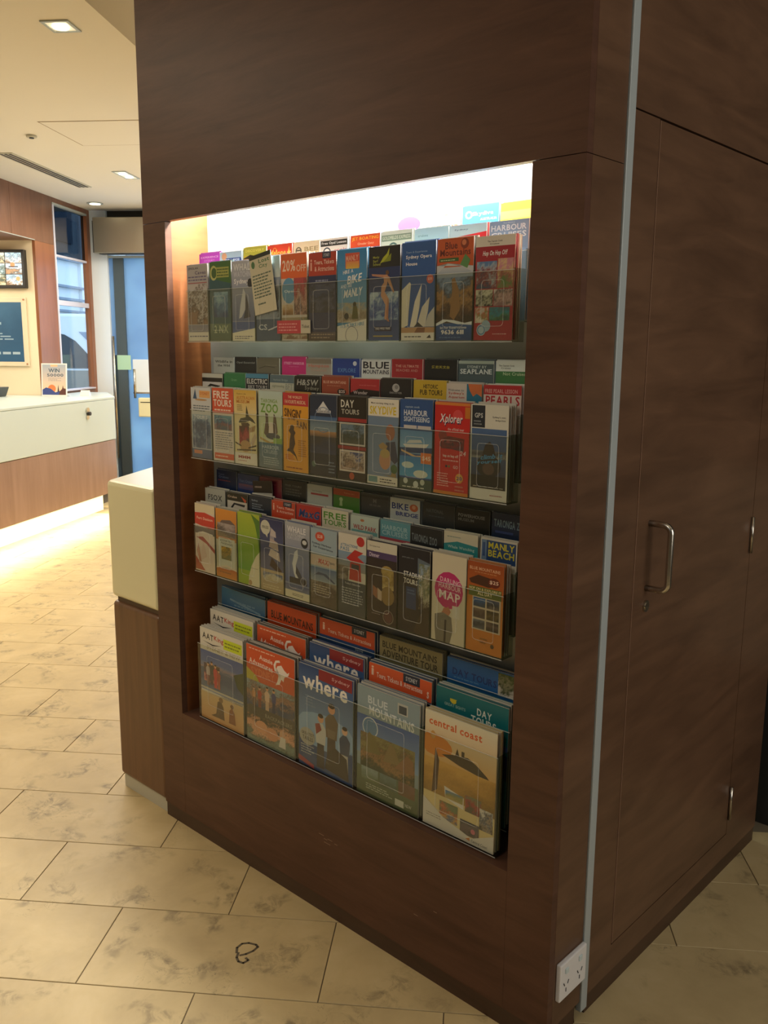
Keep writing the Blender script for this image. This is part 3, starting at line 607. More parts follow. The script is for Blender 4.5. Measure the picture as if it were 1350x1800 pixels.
# ------------------------------------------------------------ leaflets: designs, left to right
def base(c, *ops): return [('R', 0, 0, 1, 1, c)]+list(ops)
def head(bg, *rows, mid=None):      # only the head of the leaflet stands clear of the one in front
    o = base(bg); v = .955
    for t in rows: txt, col, h = t[:3]; wd = t[3] if len(t) > 3 else .84; o.append(('T', txt, .5-wd/2, v-h, .5+wd/2, v, col)); v -= h+.022
    return o
PH = ['7a8ca6 c8ccd0 5c4a40 b8a890 40383a', '6a90b8 b8c8d0 4a5a48 8a7a58', 'd8d0c0 a87860 5a4038 c8b8a8', '4a78a8 88b0c8 c8c0a8 385068']
R1F = [
 ('grey leaflet with cave photo collage', base('a9a6a8', ('T', 'JENOLAN', .08, .93, .55, .965, '4a4450'), ('T', 'Caves', .4, .87, .92, .915, '5c5070'), ('L', .06, .78, .94, .86, 2, '6a6488'), ('R', .04, .755, .96, .765, 'a04848'),
   ('N', .04, .22, .96, .745, 'b8b4b4 5a4a44 c8c0bc 3a2c28 8a6a54', 1, 1.0), ('G', 0, .12, 1, .21, '7c7c90', '8e8e98'), ('R', 0, 0, 1, .115, 'd8d4cc'), ('L', .06, .045, .94, .08, 1, '6a6a80'))),
 ('teal leaflet with green oval badge', base('2c5860', ('P', '0,.8 1,.72 1,1 0,1', '3c6a34'), ('C', .2, .86, .17, 'b8bc74', 1.2), ('C', .22, .86, .12, '3c6030', 1.2), ('R', .32, .8, .9, .93, 'a0a858'), ('L', .36, .81, .88, .92, 3, '3c5c28'), ('N', .2, .3, .85, .62, '8ab0c0 3a6a90 1c3c68', 2, .7), ('G', 0, 0, 1, .22, '5a7460', '4a6450'), ('T', '2 NX', .2, .1, .85, .2, 'a8b898'))),
 ('grey whale watching leaflet', base('8890a8', ('G', 0, .25, 1, 1, 'b4b8c4', '5c6c94'), ('T', 'WHALE', .08, .88, .92, .965, 'dfe2e6'), ('T', 'WATCHING', .08, .80, .92, .87, 'c8ccd8'), ('T', 'Sydney', .1, .7, .75, .78, 'f0f0f4'), ('C', .8, .72, .12, '20242c'), ('P', '.3,.28 .42,.3 .62,.42 .62,.58 .5,.66 .44,.56 .36,.44', 'c8ccd4'), ('P', '.5,.28 .8,.3 .7,.48 .6,.6 .58,.4', '2a3448'), ('R', 0, 0, 1, .24, '3e5c98'), ('P', '0,0 1,0 1,.16 0,.1', 'e8e4d0'), ('L', .1, .02, .9, .07, 2, '5c6474'))),
 ('blue grey coastal photo leaflet', base('8c9cb0', ('G', 0, .75, 1, 1, '9cc4d0', 'd0dcdc'), ('N', .1, .28, .95, .72, 'a0a8b4 606c78 3c4850 8896a8', 4, .7), ('R', 0, 0, 1, .26, '3c5878'), ('T', 'CS', .1, .13, .45, .2, 'c0ccd8'), ('P', '.5,.12 .92,.17 .92,.185 .5,.135', 'c8d0dc'))),
 ('leaflet headed 20% OFF in orange', base('d0c8c0', ('R', 0, .72, 1, 1, 'e86a34'), ('T', '20%', .06, .80, .56, .93, 'f8dcc8'), ('T', 'OFF', .6, .79, .96, .87, 'f4c8b0'), ('C', .3, .58, .27, '5c98c0', 1.2), ('T', 'Opal', .12, .55, .5, .59, 'd0e4f0'), ('N', .5, .3, 1, .72, 'b84850 8a3838 c8a090 5a3c34', 6, .9), ('N', .04, .3, .46, .42, 'd8c8a8 b08858 8a6438', 7), ('N', 0, .02, 1, .27, 'a89878 6a7458 c8bca8 8a6c54', 8, .9), ('T', '$249', .12, .08, .4, .12, 'e8e0d0'))),
 ('red headed navy ticket leaflet, far row middle', base('28345c', ('R', 0, .74, 1, 1, 'b83c28'), ('R', .5, .93, .8, 1, '2c3450'), ('T', 'SYDNEY', .54, .95, .76, .985, 'c8ccd8'), ('T', 'i', .06, .8, .12, .93, 'f0b8a4'), ('T', 'Tours, Tickets', .2, .86, .92, .915, 'f4d0c0'), ('T', '& Attractions', .22, .79, .92, .845, 'f0c4b4'), ('L', .25, .66, .9, .71, 1, '8890b0'), ('N', .06, .32, .96, .64, '39466c 20283c 4c5470 2a3040', 9, .9), ('G', 0, 0, 1, .1, '5a5460', '4a3c38'), ('L', .1, .02, .95, .09, 2, '9c8c80'))),
 ('blue leaflet headed BIKE MANLY', base('3c88b8', ('G', 0, .35, 1, 1, '2c86c4', '68a0c4'), ('R', .28, .80, .76, .96, 'd85840'), ('G', .3, .79, .74, .87, 'e8905c', 'e8c050'), ('T', 'MANLY', .3, .87, .72, .93, 'f0b8a0', 0, .01), ('T', 'HIRE A', .2, .73, .55, .77, 'e8f0f8', 0, .02), ('T', 'BIKE', .34, .62, .82, .71, 'f4f8fa', .03, .03), ('T', 'AND SEE', .12, .575, .5, .615, 'dce8f4', 0, .02), ('T', 'MANLY', .22, .47, .84, .56, 'f8fafc', .03, .03), ('N', 0, .2, 1, .42, '6c94ac b0a890 8a7c68 c8c0ac', 11, .8), ('C', .6, .40, .06, '3a3a24'), ('P', '.5,.24 .72,.24 .68,.38 .55,.38', '5c5c2c'), ('C', .32, .27, .08, '34342c'), ('P', '0,0 1,0 1,.24 0,.16', 'e4e4dc'), ('T', 'IT\'S A BIKE HIRE', .12, .14, .92, .18, '5898c0', 0, .03), ('O', .5, .06, .22, .02, '8a9098'))),
 ('dark surfer leaflet with yellow green logo', base('182038', ('G', 0, .0, 1, .85, '1c2f60', '35548c'), ('R', 0, .78, 1, 1, '181c20'), ('P', '.36,.82 .5,.84 .64,.9 .66,.98 .58,.92 .46,.88', 'b4bc30'), ('P', '.45,.83 .7,.84 .72,.92', '889424'), ('T', 'Manly', .14, .87, .34, .9, 'a8b048'), ('T', 'Surf', .14, .835, .3, .862, 'a8b048'), ('T', 'School', .14, .80, .38, .828, 'a8b048'), ('N', .04, .22, .95, .52, 'b8ccd8 5c7cac 28488c 8caac8', 12, .9),
   ('C', .60, .72, .055, '6a4a30'), ('P', '.10,.715 .12,.695 .55,.665 .62,.67 .60,.70 .5,.70', 'b8866c'), ('P', '.56,.69 .66,.68 .82,.52 .80,.50 .62,.62', 'c0906c'), ('P', '.48,.69 .62,.69 .60,.60 .52,.52 .66,.44 .64,.32 .58,.22 .52,.23 .55,.38 .40,.48 .42,.58 .5,.62', 'c89878'), ('P', '.62,.45 .66,.42 .64,.24 .68,.20 .60,.21 .58,.3', 'b07c60'), ('R', .2, .10, .74, .15, '20284c'), ('T', '(02) 9932 7000', .24, .11, .7, .14, 'd0d4e0'), ('R', .16, .04, .78, .055, 'a89c60'))),
 ('blue leaflet with white sail roofs', base('2c5ca0', ('T', 'Tours & Experiences', .12, .885, .75, .91, '88a8d0'), ('T', 'Sydney Opera', .12, .825, .88, .87, 'f0f2f6'), ('T', 'House', .12, .765, .46, .80, 'f0f2f6'), ('C', .84, .62, .10, 'd86c5c'), ('T', '$35', .78, .605, .9, .635, 'f0c8c0'), ('P', '0,.12 0,.52 .24,.60 .28,.58 .22,.3 .20,.16', 'e0dcc8'), ('P', '.26,.14 .40,.40 .60,.58 .55,.36 .44,.14', 'e8e4d8'), ('P', '.44,.14 .56,.36 .60,.58 .52,.3', 'a8b0bc'), ('P', '.46,.14 .62,.34 .84,.44 .80,.3 .70,.14', 'dcd8cc'), ('P', '.70,.14 .80,.26 .98,.34 1,.14', 'c8c8c4'), ('P', '.36,.13 .50,.19 .66,.14', '30343c'), ('R', 0, .08, 1, .135, 'c09870'), ('P', '.4,.08 .7,.08 .72,.13 .5,.14', '8a5c40'), ('R', 0, 0, 1, .08, 'e8e6dc'), ('L', .1, .025, .7, .055, 1, '6a6a68'), ('P', '.76,.025 .9,.025 .86,.06', '2c2c2c'))),
 ('orange topped leaflet with blue phone band', base('5c5444', ('R', 0, .72, 1, 1, 'c85c30'), ('T', 'Blue', .22, .895, .56, .965, '6c2c24'), ('T', 'Mountains', .08, .83, .92, .895, '6c2c24'), ('C', .76, .94, .11, '883c28', 1.0), ('C', .74, .95, .06, 'd88058'), ('R', .06, .775, .6, .81, '3c6838'), ('L', .1, .78, .56, .80, 1, 'c8d0a8'), ('G', 0, .6, 1, .72, 'c4c8cc', '88a0b8'), ('P', '0,.66 .3,.76 .7,.72 1,.66 1,.72 0,.74', 'c8ccd0'), ('P', '.64,.74 .84,.70 .92,.78 .78,.84', '5c9058'), ('N', 0, .18, 1, .62, '8098b4 3c4c5c a8804c 5c4430 342c20', 14, .6), ('P', '.38,.24 .44,.5 .42,.6 .5,.62 .62,.5 .66,.3 .5,.2', '9a7448'), ('G', 0, 0, 1, .17, '285a98', '1c4880'), ('P', '0,.17 .2,.21 .5,.20 .8,.17 1,.185 1,.15 .6,.16 .3,.19 0,.145', 'e0e8ec'), ('T', '1st For Reservations', .12, .115, .85, .14, 'dce4ec'), ('T', '9636 6111', .15, .06, .78, .105, 'f4f4f0'), ('L', .1, .02, .8, .04, 1, '5c84b4'))),
 ('crimson leaflet with six photos', base('a82c38', ('R', 0, .9, 1, 1, 'e0dcd0'), ('T', 'The Captain Cook', .3, .935, .68, .955, '4c4c48'), ('T', 'Cruises', .36, .915, .6, .93, '4c4c48'), ('T', 'Hop On Hop Off', .18, .80, .80, .86, 'f0ecec', .02), ('N', .04, .5, .56, .76, '5c80b0 a8b8c4 8c3c3c 38506c', 15, .9), ('N', .58, .5, .98, .78, 'c88898 d8c088 a85858 6c8850', 16, 1), ('N', .03, .33, .48, .49, 'd0d0b8 3c3c34 c0c0a8 282824', 17, 1), ('N', .50, .33, .98, .49, 'd8ccc8 3c2c2c c8a8a0 8c6c70', 18, 1), ('N', .03, .17, .38, .32, 'c8c4bc c87050 7c8c54 dcd4c4', 19, 1), ('N', .40, .19, .92, .32, '3c6c78 2c8ca0 4c7c4c 20504c', 20, .9), ('C', .32, .14, .12, '9cb8cc'), ('C', .2, .10, .12, 'b0c8d8'), ('O', .2, .10, .1, .02, '3c70a8'), ('L', .5, .05, .9, .075, 1, 'd8a0a0'))),
]
R1M = [
 ('purple pink leaflet', head('b83cc8', ('EXPERIENCE', 'e8b8f0', .03), ('SYDNEY', 'd890e0', .03, .5))),
 ('pale blue cruise leaflet', base('a8c4dc', ('C', .2, .93, .12, 'e0a884'), ('P', '.1,.84 .3,.9 .95,.9 1,.84 1,.7 0,.7 0,.8', '2c50a0'), ('T', 'CRUISE', .2, .83, .9, .885, 'd8e4f4'))),
 ('olive yellow leaflet', base('b8a020', ('R', 0, .88, 1, 1, 'a8a438'), ('T', 'DISCOVERY', .1, .93, .9, .97, 'd8cc60'), ('P', '0,.84 .3,.89 .6,.86 1,.9 1,.8 0,.8', '2c2414'), ('R', 0, .7, 1, .83, 'c88830'), ('T', 'MINI TOURS', .1, .78, .9, .82, '4c3010'))),
 ('red leaflet with gold star', base('c83820', ('T', 'Melone', .08, .845, .75, .93, 'e8b850'), ('P', '.78,.88 .84,.9 .88,.97 .90,.9 .97,.89 .91,.87 .92,.8 .86,.86', 'f0c860'), ('O', .3, .93, .07, .015, 'e8a048'))),
 ('cream leaflet with round emblem, headed BEE', base('e4d0b0', ('O', .2, .88, .12, .04, '5c5040'), ('R', .12, .875, .28, .9, '5c5040'), ('T', 'BEE', .42, .87, .95, .93, 'a08c68'), ('T', 'FREE', .42, .81, .9, .85, 'b8a078'))),
 ('white leaflet with black opal banner', base('ece4e0', ('R', .02, .90, .98, .975, '282828'), ('T', 'Free Opal Lesson', .06, .915, .94, .96, 'ececec'), ('O', .25, .82, .14, .04, '303848'), ('T', 'opals', .5, .8, .95, .86, 'd87888'))),
 ('orange red leaflet headed JET BOATING', base('2c54a8', ('R', 0, .83, 1, 1, 'd84820'), ('T', 'JET BOATING', .05, .92, .95, .975, 'f0a828'), ('T', 'Circular Quay', .25, .86, .8, .9, 'f0b090'), ('T', 'Sydney !', .08, .775, .5, .81, 'd0d850'))),
 ('white leaflet with green banner', base('dce8e0', ('R', .03, .88, .97, .96, '7c9484'), ('T', 'GOLDFIELDS EXPRESS', .06, .9, .94, .945, 'd8e0d4'), ('O', .4, .79, .15, .05, '4c7070'), ('P', '.7,.78 .9,.8 .86,.84', 'd87860'))),
 ('pale blue leaflet with teal whale banner', base('b4dcec', ('T', 'cruises', .1, .9, .4, .93, '78a8bc'), ('P', '0,.80 1,.86 1,.70 0,.70', '28a0c8'), ('G', .5, .7, 1, .855, '3c58c0', '3858b8'), ('T', 'Whale Watching', .08, .75, .9, .815, 'e8f4f8'))),
 ('pale topped red leaflet', base('d02c38', ('P', '0,.85 1,.9 1,1 0,1', 'b8d8e8'), ('T', 'Sydney', .12, .93, .5, .955, '5c7ca0'), ('T', 'Cruises', .06, .79, .55, .845, 'f4dcdc'))),
 ('slate leaflet headed HARBOUR CRUISES', base('7c94b4', ('T', 'HARBOUR', .04, .885, .94, .955, 'dce4ec'), ('T', 'CRUISES', .04, .80, .94, .868, 'dce4ec'), ('T', 'Sydney', .35, .965, .65, .985, 'b8c8d8'))),
]
R1B = [None, None, None, None, ('pale yellow leaflet almost lost in glare', base('f0e8c0', ('L', .1, .85, .9, .98, 3, 'd8c48c'))), None, None,
 ('pale leaflet with pink bubble', base('e8e0e8', ('C', .5, .86, .36, 'd068d8', .6))),
 ('beige leaflet with bronze lettering', base('e0d4c8', ('T', 'HOTEL    MERCY', .1, .92, .9, .96, 'a88c70'), ('R', .05, .84, .95, .9, 'ece0d4'), ('L', .05, .78, .95, .83, 1, '9c806c'), ('R', 0, .73, 1, .76, '8a7868'))),
 ('bright blue leaflet with round logo', base('50a0d8', ('C', .18, .89, .1, 'e8f4fc'), ('C', .18, .89, .06, '50a0d8'), ('T', 'Skydive', .28, .86, .85, .92, 'ecf6fc'), ('T', 'AUSTRALIA', .5, .81, .95, .84, 'd8ecf8'))),
 ('bright yellow leaflet', base('e8d840', ('R', 0, .8, 1, .9, 'f0e468'))),
]
R2F = [
 ('white leaflet with blue sail logo', base('c8ccd0', ('P', '.1,.84 .22,.98 .26,.9 .3,.84', '2c5078'), ('R', .42, .86, .95, .96, 'e0a868'), ('T', 'SYDNEY', .46, .9, .9, .94, 'c8743c'), ('C', .5, .83, .3, 'b89060', .1), ('L', .1, .66, .95, .76, 3, '5c6c78'), ('N', .04, .14, .96, .62, '9ab0c4 4c6488 34486c 6c7c98', 31, .9), ('T', 'TOURS', .12, .56, .8, .61, 'd8dce4'), ('G', 0, 0, 1, .13, '5c6c8c', '4c5c80'), ('R', .1, .06, .5, .11, 'c88060'))),
 ('red orange leaflet headed FREE TOURS', base('d4ccc4', ('R', 0, .66, 1, 1, 'd05434'), ('T', 'FREE', .06, .86, .78, .96, 'ece0d4'), ('T', 'TOURS', .06, .75, .9, .845, 'ece0d4'), ('L', .1, .68, .95, .73, 1, 'ecd0c0'), ('N', .08, .43, .9, .63, '5c94a8 2c4c78 8c5c58 4c5c70', 33, .9), ('L', .1, .16, .92, .41, 8, '7c8088'), ('R', .06, .03, .98, .11, 'd05c3c'), ('L', .12, .05, .9, .09, 1, 'e8c0b0'))),
 ('cream leaflet with shark and feathers', base('dcd0a0', ('G', 0, .55, 1, 1, 'd8b048', 'e4d8a8'), ('T', 'Explore the', .14, .935, .55, .96, '8c6c30'), ('T', 'AUSTRALIAN', .12, .875, .92, .92, 'c47828'), ('T', 'MUSEUM', .12, .825, .7, .87, 'c47828'), ('L', .14, .72, .4, .81, 4, '8c7848'), ('P', '.52,.64 .56,.80 .66,.66 .84,.62 .96,.56 .7,.60 .5,.57 .2,.56 .28,.62', '3c3c28'), ('P', '.3,.56 .62,.57 .7,.54 .5,.48 .36,.50', '54402c'), ('N', .22, .26, .66, .52, '4c2c28 8c3030 b84848 5c3c30', 35, .9), ('P', '.68,.5 .95,.54 .9,.46 .7,.44', 'a88858'), ('P', '.7,.3 .92,.44 .98,.38 .8,.24', 'c8b498'), ('C', .48, .25, .24, 'b89464', .7), ('P', '.03,.28 .3,.24 .3,.26 .03,.30', '403820'), ('P', '.62,.22 .97,.26 .97,.28 .62,.24', '403820'), ('P', '.1,.18 .95,.2 .95,.22 .1,.2', '504428'), ('R', 0, 0, 1, .16, 'e0dcd0'), ('T', 'MMM', .16, .08, .7, .12, 'a04038'), ('L', .14, .04, .7, .06, 1, 'a86058'))),
 ('pale green leaflet headed ZOO', base('c8d0b4', ('G', 0, .4, 1, 1, 'b8ccc8', 'c4d098'), ('T', 'TARONGA', .1, .85, .8, .90, '7c9c44'), ('T', 'ZOO', .08, .72, .82, .84, '6c9c38'), ('P', '.22,.45 .3,.62 .28,.72 .4,.70 .42,.55 .6,.55 .64,.72 .74,.66 .8,.48 .74,.42 .3,.42', '5c4c40'), ('P', '.42,.46 .62,.46 .6,.6 .45,.6', 'e0d8cc'), ('C', .6, .42, .3, '485058', .3), ('P', '.05,.40 .5,.34 .95,.38 .95,.35 .5,.31 .05,.37', 'b89c54'), ('R', .62, .31, .98, .40, '88b058'), ('G', 0, 0, 1, .33, '4c7488', '6c7c84'), ('T', 'HARBOUR', .14, .25, .86, .30, 'b8c8cc'), ('T', 'CRUISES', .2, .19, .8, .24, 'a0b0b8'), ('L', .2, .04, .85, .15, 4, 'a8b8bc'))),
 ('yellow leaflet headed SINGIN\' IN THE RAIN', base('e0a030', ('R', 0, .84, 1, 1, 'c03038'), ('T', 'THE WORLD\'S', .2, .93, .75, .965, 'ecc8a8'), ('T', 'FAVOURITE MUSICAL', .08, .865, .9, .91, 'ecc8a8'), ('T', 'SINGIN\'', .05, .70, .72, .81, '4c2c14', 0, -.02), ('T', 'IN THE', .2, .655, .48, .69, '8c5818'), ('T', 'RAIN', .55, .57, .93, .66, '4c2c14', 0, -.02), ('P', '.22,.52 .32,.58 .42,.54 .5,.50 .44,.46 .48,.36 .40,.28 .5,.22 .60,.12 .48,.2 .28,.25 .12,.26 .24,.3 .26,.4 .3,.48', '3c2410'), ('C', .36, .56, .08, '3c2410'), ('L', .6, .2, .92, .42, 8, 'a86c20'), ('L', .08, .15, .45, .22, 3, 'c05028'), ('L', .12, .03, .9, .07, 1, 'a05820'))),
 ('midnight navy leaflet, white crest, sunset harbour', base('20304c', ('P', '.28,.82 .5,.93 .72,.82 .68,.80 .5,.88 .32,.80', 'd8dce0'), ('C', .5, .84, .1, 'e0e4e8'), ('R', .24, .785, .78, .82, 'd0d4dc'), ('T', 'OCEAN CRUISES', .27, .79, .75, .813, '28344c'), ('G', 0, .55, 1, .74, '3c6494', '88a0b4'), ('G', 0, .48, 1, .56, 'c89464', '4c4040'), ('N', 0, .28, 1, .49, '34343c 24304c 2c3c5c', 38, .7), ('O', .5, .7, .33, .02, '6c84a4'), ('R', 0, 0, 1, .28, '1c2838'), ('C', .14, .14, .08, '48685c'), ('L', .7, .04, .95, .2, 4, '6c8098'))),
 ('black leaflet headed DAY TOURS', base('24201e', ('T', 'DAY', .1, .87, .56, .96, 'dcdcd4'), ('T', 'TOURS', .12, .79, .74, .85, 'b8b8b0'), ('R', 0, .70, 1, .745, 'a03434'), ('R', .06, .42, .96, .69, 'd0ccc8'), ('N', .1, .44, .92, .67, '6c88a8 303c34 4c5450', 40, .8), ('R', 0, .37, 1, .41, '982c30'), ('R', .06, .10, .96, .36, 'd8d0c8'), ('N', .1, .12, .92, .34, '3c4c80 c8b8a8 5c4c44 a89080', 41, 1), ('C', .5, .05, .09, 'b85838'))),
 ('sky photo leaflet headed SKYDIVE in yellow', base('7c8ca4', ('R', 0, .80, 1, 1, 'e4e0d4'), ('T', 'Most exciting thing to do', .1, .935, .85, .96, '2c2c2c'), ('T', 'SKYDIVE', .06, .82, .92, .915, 'd8c020'), ('G', 0, .1, 1, .79, '7088a4', '7c90ac'), ('C', .74, .62, .15, 'a87058', 1.3), ('P', '.6,.5 .9,.52 1,.3 .9,.26 .66,.34', '38405c'), ('P', '.36,.46 .5,.50 .66,.46 .62,.42 .42,.42', 'a88c60'), ('C', .58, .30, .19, 'c09070', 1.3), ('C', .58, .37, .16, 'b8a068', .7), ('P', '.5,.12 .78,.12 .9,.3 .86,.2 .95,.14 .95,.1', '9c8858'), ('C', .88, .20, .11, '4c6c48'), ('R', 0, 0, 1, .1, 'dcd8cc'), ('R', .04, .02, .34, .09, '6c9498'), ('L', .42, .02, .95, .08, 2, '3c3c3c'))),
 ('blue leaflet headed HARBOUR SIGHTSEEING', base('2c5490', ('T', 'captain cook', .16, .90, .6, .93, 'a0b8d4'), ('T', 'HARBOUR', .12, .82, .84, .885, 'd8e0ec'), ('T', 'SIGHTSEEING', .12, .755, .90, .81, 'ccd8e8'), ('R', .12, .68, .52, .715, 'c8c4c4'), ('R', .55, .68, .95, .715, 'c8c4c4'), ('G', 0, .40, 1, .66, '5c94c8', '88b4d4'), ('P', '.1,.50 .9,.52 .8,.47 .2,.46', 'e4e4e0'), ('P', '.2,.51 .7,.53 .65,.56 .3,.55', 'd0d4d4'), ('P', '0,.46 1,.48 1,.42 0,.40', '204070'), ('P', '.05,.44 .5,.38 .95,.40 .95,.38 .5,.355 .05,.42', 'd8b888'), ('G', 0, .14, 1, .37, '3c84c0', '58a4d0'), ('R', .66, .30, .98, .42, 'e07c3c'), ('T', '$45', .7, .33, .95, .385, 'f4dcc4'), ('C', .26, .27, .19, 'c8d8d4', .4), ('C', .66, .18, .22, 'd4dcd0', .42), ('R', 0, 0, 1, .12, '3c5048'), ('C', .2, .09, .07, 'c8d0c8'), ('C', .52, .06, .08, 'c8d0c8'), ('C', .72, .09, .07, 'b8c0b0'), ('L', .1, .01, .95, .04, 1, 'c8ccc0'))),
 ('bright red leaflet headed Xplorer', base('c82828', ('R', 0, .97, 1, 1, 'd88038'), ('R', .86, .84, 1, .96, 'c87828'), ('C', .66, .86, .14, 'd84c50'), ('T', 'Xplorer', .14, .74, .78, .87, '203058', .04), ('T', 'Xplorer', .13, .755, .77, .875, 'ecdce0', .04), ('T', 'the official tour', .38, .70, .84, .73, 'e8c0c0'), ('C', .24, .64, .12, '8c3030'), ('P', '.15,.52 .84,.48 .86,.62 .4,.64 .2,.6', '6c2428'), ('N', .2, .5, .82, .6, 'b84c50 3c2c38 802830 503040', 44, .8), ('T', '24', .74, .44, .9, .49, 'e8c8c8', .02), ('T', 'hop on hop off', .26, .40, .7, .44, 'f0d8d8'), ('L', .26, .36, .7, .39, 1, 'e8b0b0'), ('C', .36, .31, .03, '2c2c44'), ('C', .44, .31, .03, '5c6c38'), ('T', 'GO', .56, .29, .7, .325, 'e8c0c0'), ('L', .1, .08, .45, .24, 6, 'e8a8a0'), ('C', .74, .19, .11, 'd8a048'), ('T', '20', .66, .17, .82, .21, '38407c'), ('L', .62, .04, .88, .12, 2, 'd08070'), ('R', 0, 0, 1, .035, 'd08030'))),
 ('white leaflet with black photo and blue script', base('dcdcd2', ('R', .03, .76, .38, .99, '28303c'), ('T', 'GPS', .1, .86, .32, .91, 'c8ccd0'), ('L', .08, .78, .32, .84, 2, '8c949c'), ('T', "Sydney's own", .58, .86, .92, .885, '5c5c5c'), ('T', 'BridgeClimb', .66, .83, .92, .85, '6c6c6c'), ('G', .03, .12, .96, .75, '4c6c9c', '2c3038'), ('N', .03, .44, .96, .52, '6c7078 40444c 8a8c88', 47, .8), ('P', '.32,.46 .4,.58 .52,.62 .62,.58 .70,.46', '34302e'), ('C', .5, .36, .33, '2c2c2a', .75), ('C', .5, .33, .16, '5c4c44', .8), ('R', .03, .12, .96, .26, '20221f'), ('T', 'climb it', .28, .42, .86, .47, '4c9cd0', .02, .04), ('T', 'yourself', .18, .36, .84, .41, '4c9cd0', .02, .04), ('L', .1, .13, .9, .15, 1, '9c9c94'), ('L', .55, .045, .9, .065, 1, 'b06c6c'))),
]
R2M = [
 ('white and black leaflet with car emblem', base('202020', ('R', 0, .93, 1, 1, 'c8ccc4'), ('R', .02, .7, .98, .86, 'd4d4d4'), ('P', '.2,.76 .4,.83 .9,.8 .8,.77 .45,.79 .3,.75', '282828'), ('T', 'Cruise', .35, .74, .8, .78, 'c04848'))),
 ('plain green leaflet', base('2c8050', ('T', 'Green', .35, .88, .6, .92, '68a880'))),
 ('leaflet headed ELECTRIC BIKE TOURS', base('282c34', ('R', 0, .93, 1, 1, '4890b8'), ('T', 'ELECTRIC', .05, .84, .95, .92, 'd0d4d4'), ('T', 'BIKE TOURS', .1, .76, .95, .82, 'b8bcbc'))),
 ('grey and cream harbour leaflet', base('c4c8b8', ('R', 0, .88, 1, 1, '5c7480'), ('T', 'Harbour Bridge', .15, .90, .75, .94, '8ca4ac'), ('T', 'sightseeing', .1, .80, .6, .85, '8c9884'), ('T', 'BFT', .66, .78, .96, .87, '9ca498'))),
 ('black leaflet with white script', base('1c2022', ('T', 'H&SW', .08, .86, .9, .95, 'b0b4b0', .03), ('T', 'Sydney', .4, .78, .95, .85, '8c9088'))),
 ('rust leaflet with $25 roundel', base('a04c38', ('T', 'BLUE MOUNTAINS', .06, .90, .9, .94, 'e0b09c'), ('L', .2, .86, .8, .88, 1, 'c88870'), ('C', .74, .79, .16, '282020', .6), ('T', '$25', .64, .765, .86, .815, 'ecd8d0'))),
 ('red leaflet with black script foot', base('b83038', ('T', 'world heritage', .3, .90, .9, .92, 'd87878'), ('P', '0,.80 .3,.86 1,.84 1,.7 0,.7', '241c20'), ('T', 'Wonder', .1, .78, .6, .83, 'c8c0c0'))),
 ('black leaflet with white round emblem', base('26262a', ('C', .5, .88, .12, 'b8b8b8'), ('C', .52, .89, .06, '8c8c8c'), ('T', 'DISCOVER', .3, .80, .7, .825, 'a0a0a0'))),
 ('yellow leaflet headed HISTORIC PUB TOURS', base('d0b038', ('T', 'HISTORIC', .3, .895, .74, .95, '383020'), ('T', 'PUB TOURS', .2, .81, .88, .88, '302818'))),
 ('white and orange Aquarium leaflet', base('d8d0c8', ('P', '.58,.7 1,.7 1,1 .58,1', '2c7898'), ('P', '.62,1 1,1 1,.84 .86,.88 .76,.84 .66,.92', 'd87848'), ('T', 'Welcome to', .04, .90, .5, .93, '8c8c90'), ('T', "Sydney's", .06, .85, .5, .89, 'c86458'), ('T', 'Aquarium', .06, .80, .52, .84, 'c86458'))),
 ('red and white leaflet headed PEARLS', base('dcd0c8', ('R', 0, .88, 1, 1, 'b83038'), ('T', 'FREE PEARL LESSON', .04, .90, .9, .95, 'dca8a4'), ('T', 'PEARLS', .06, .75, .96, .865, 'b82c38'))),
]
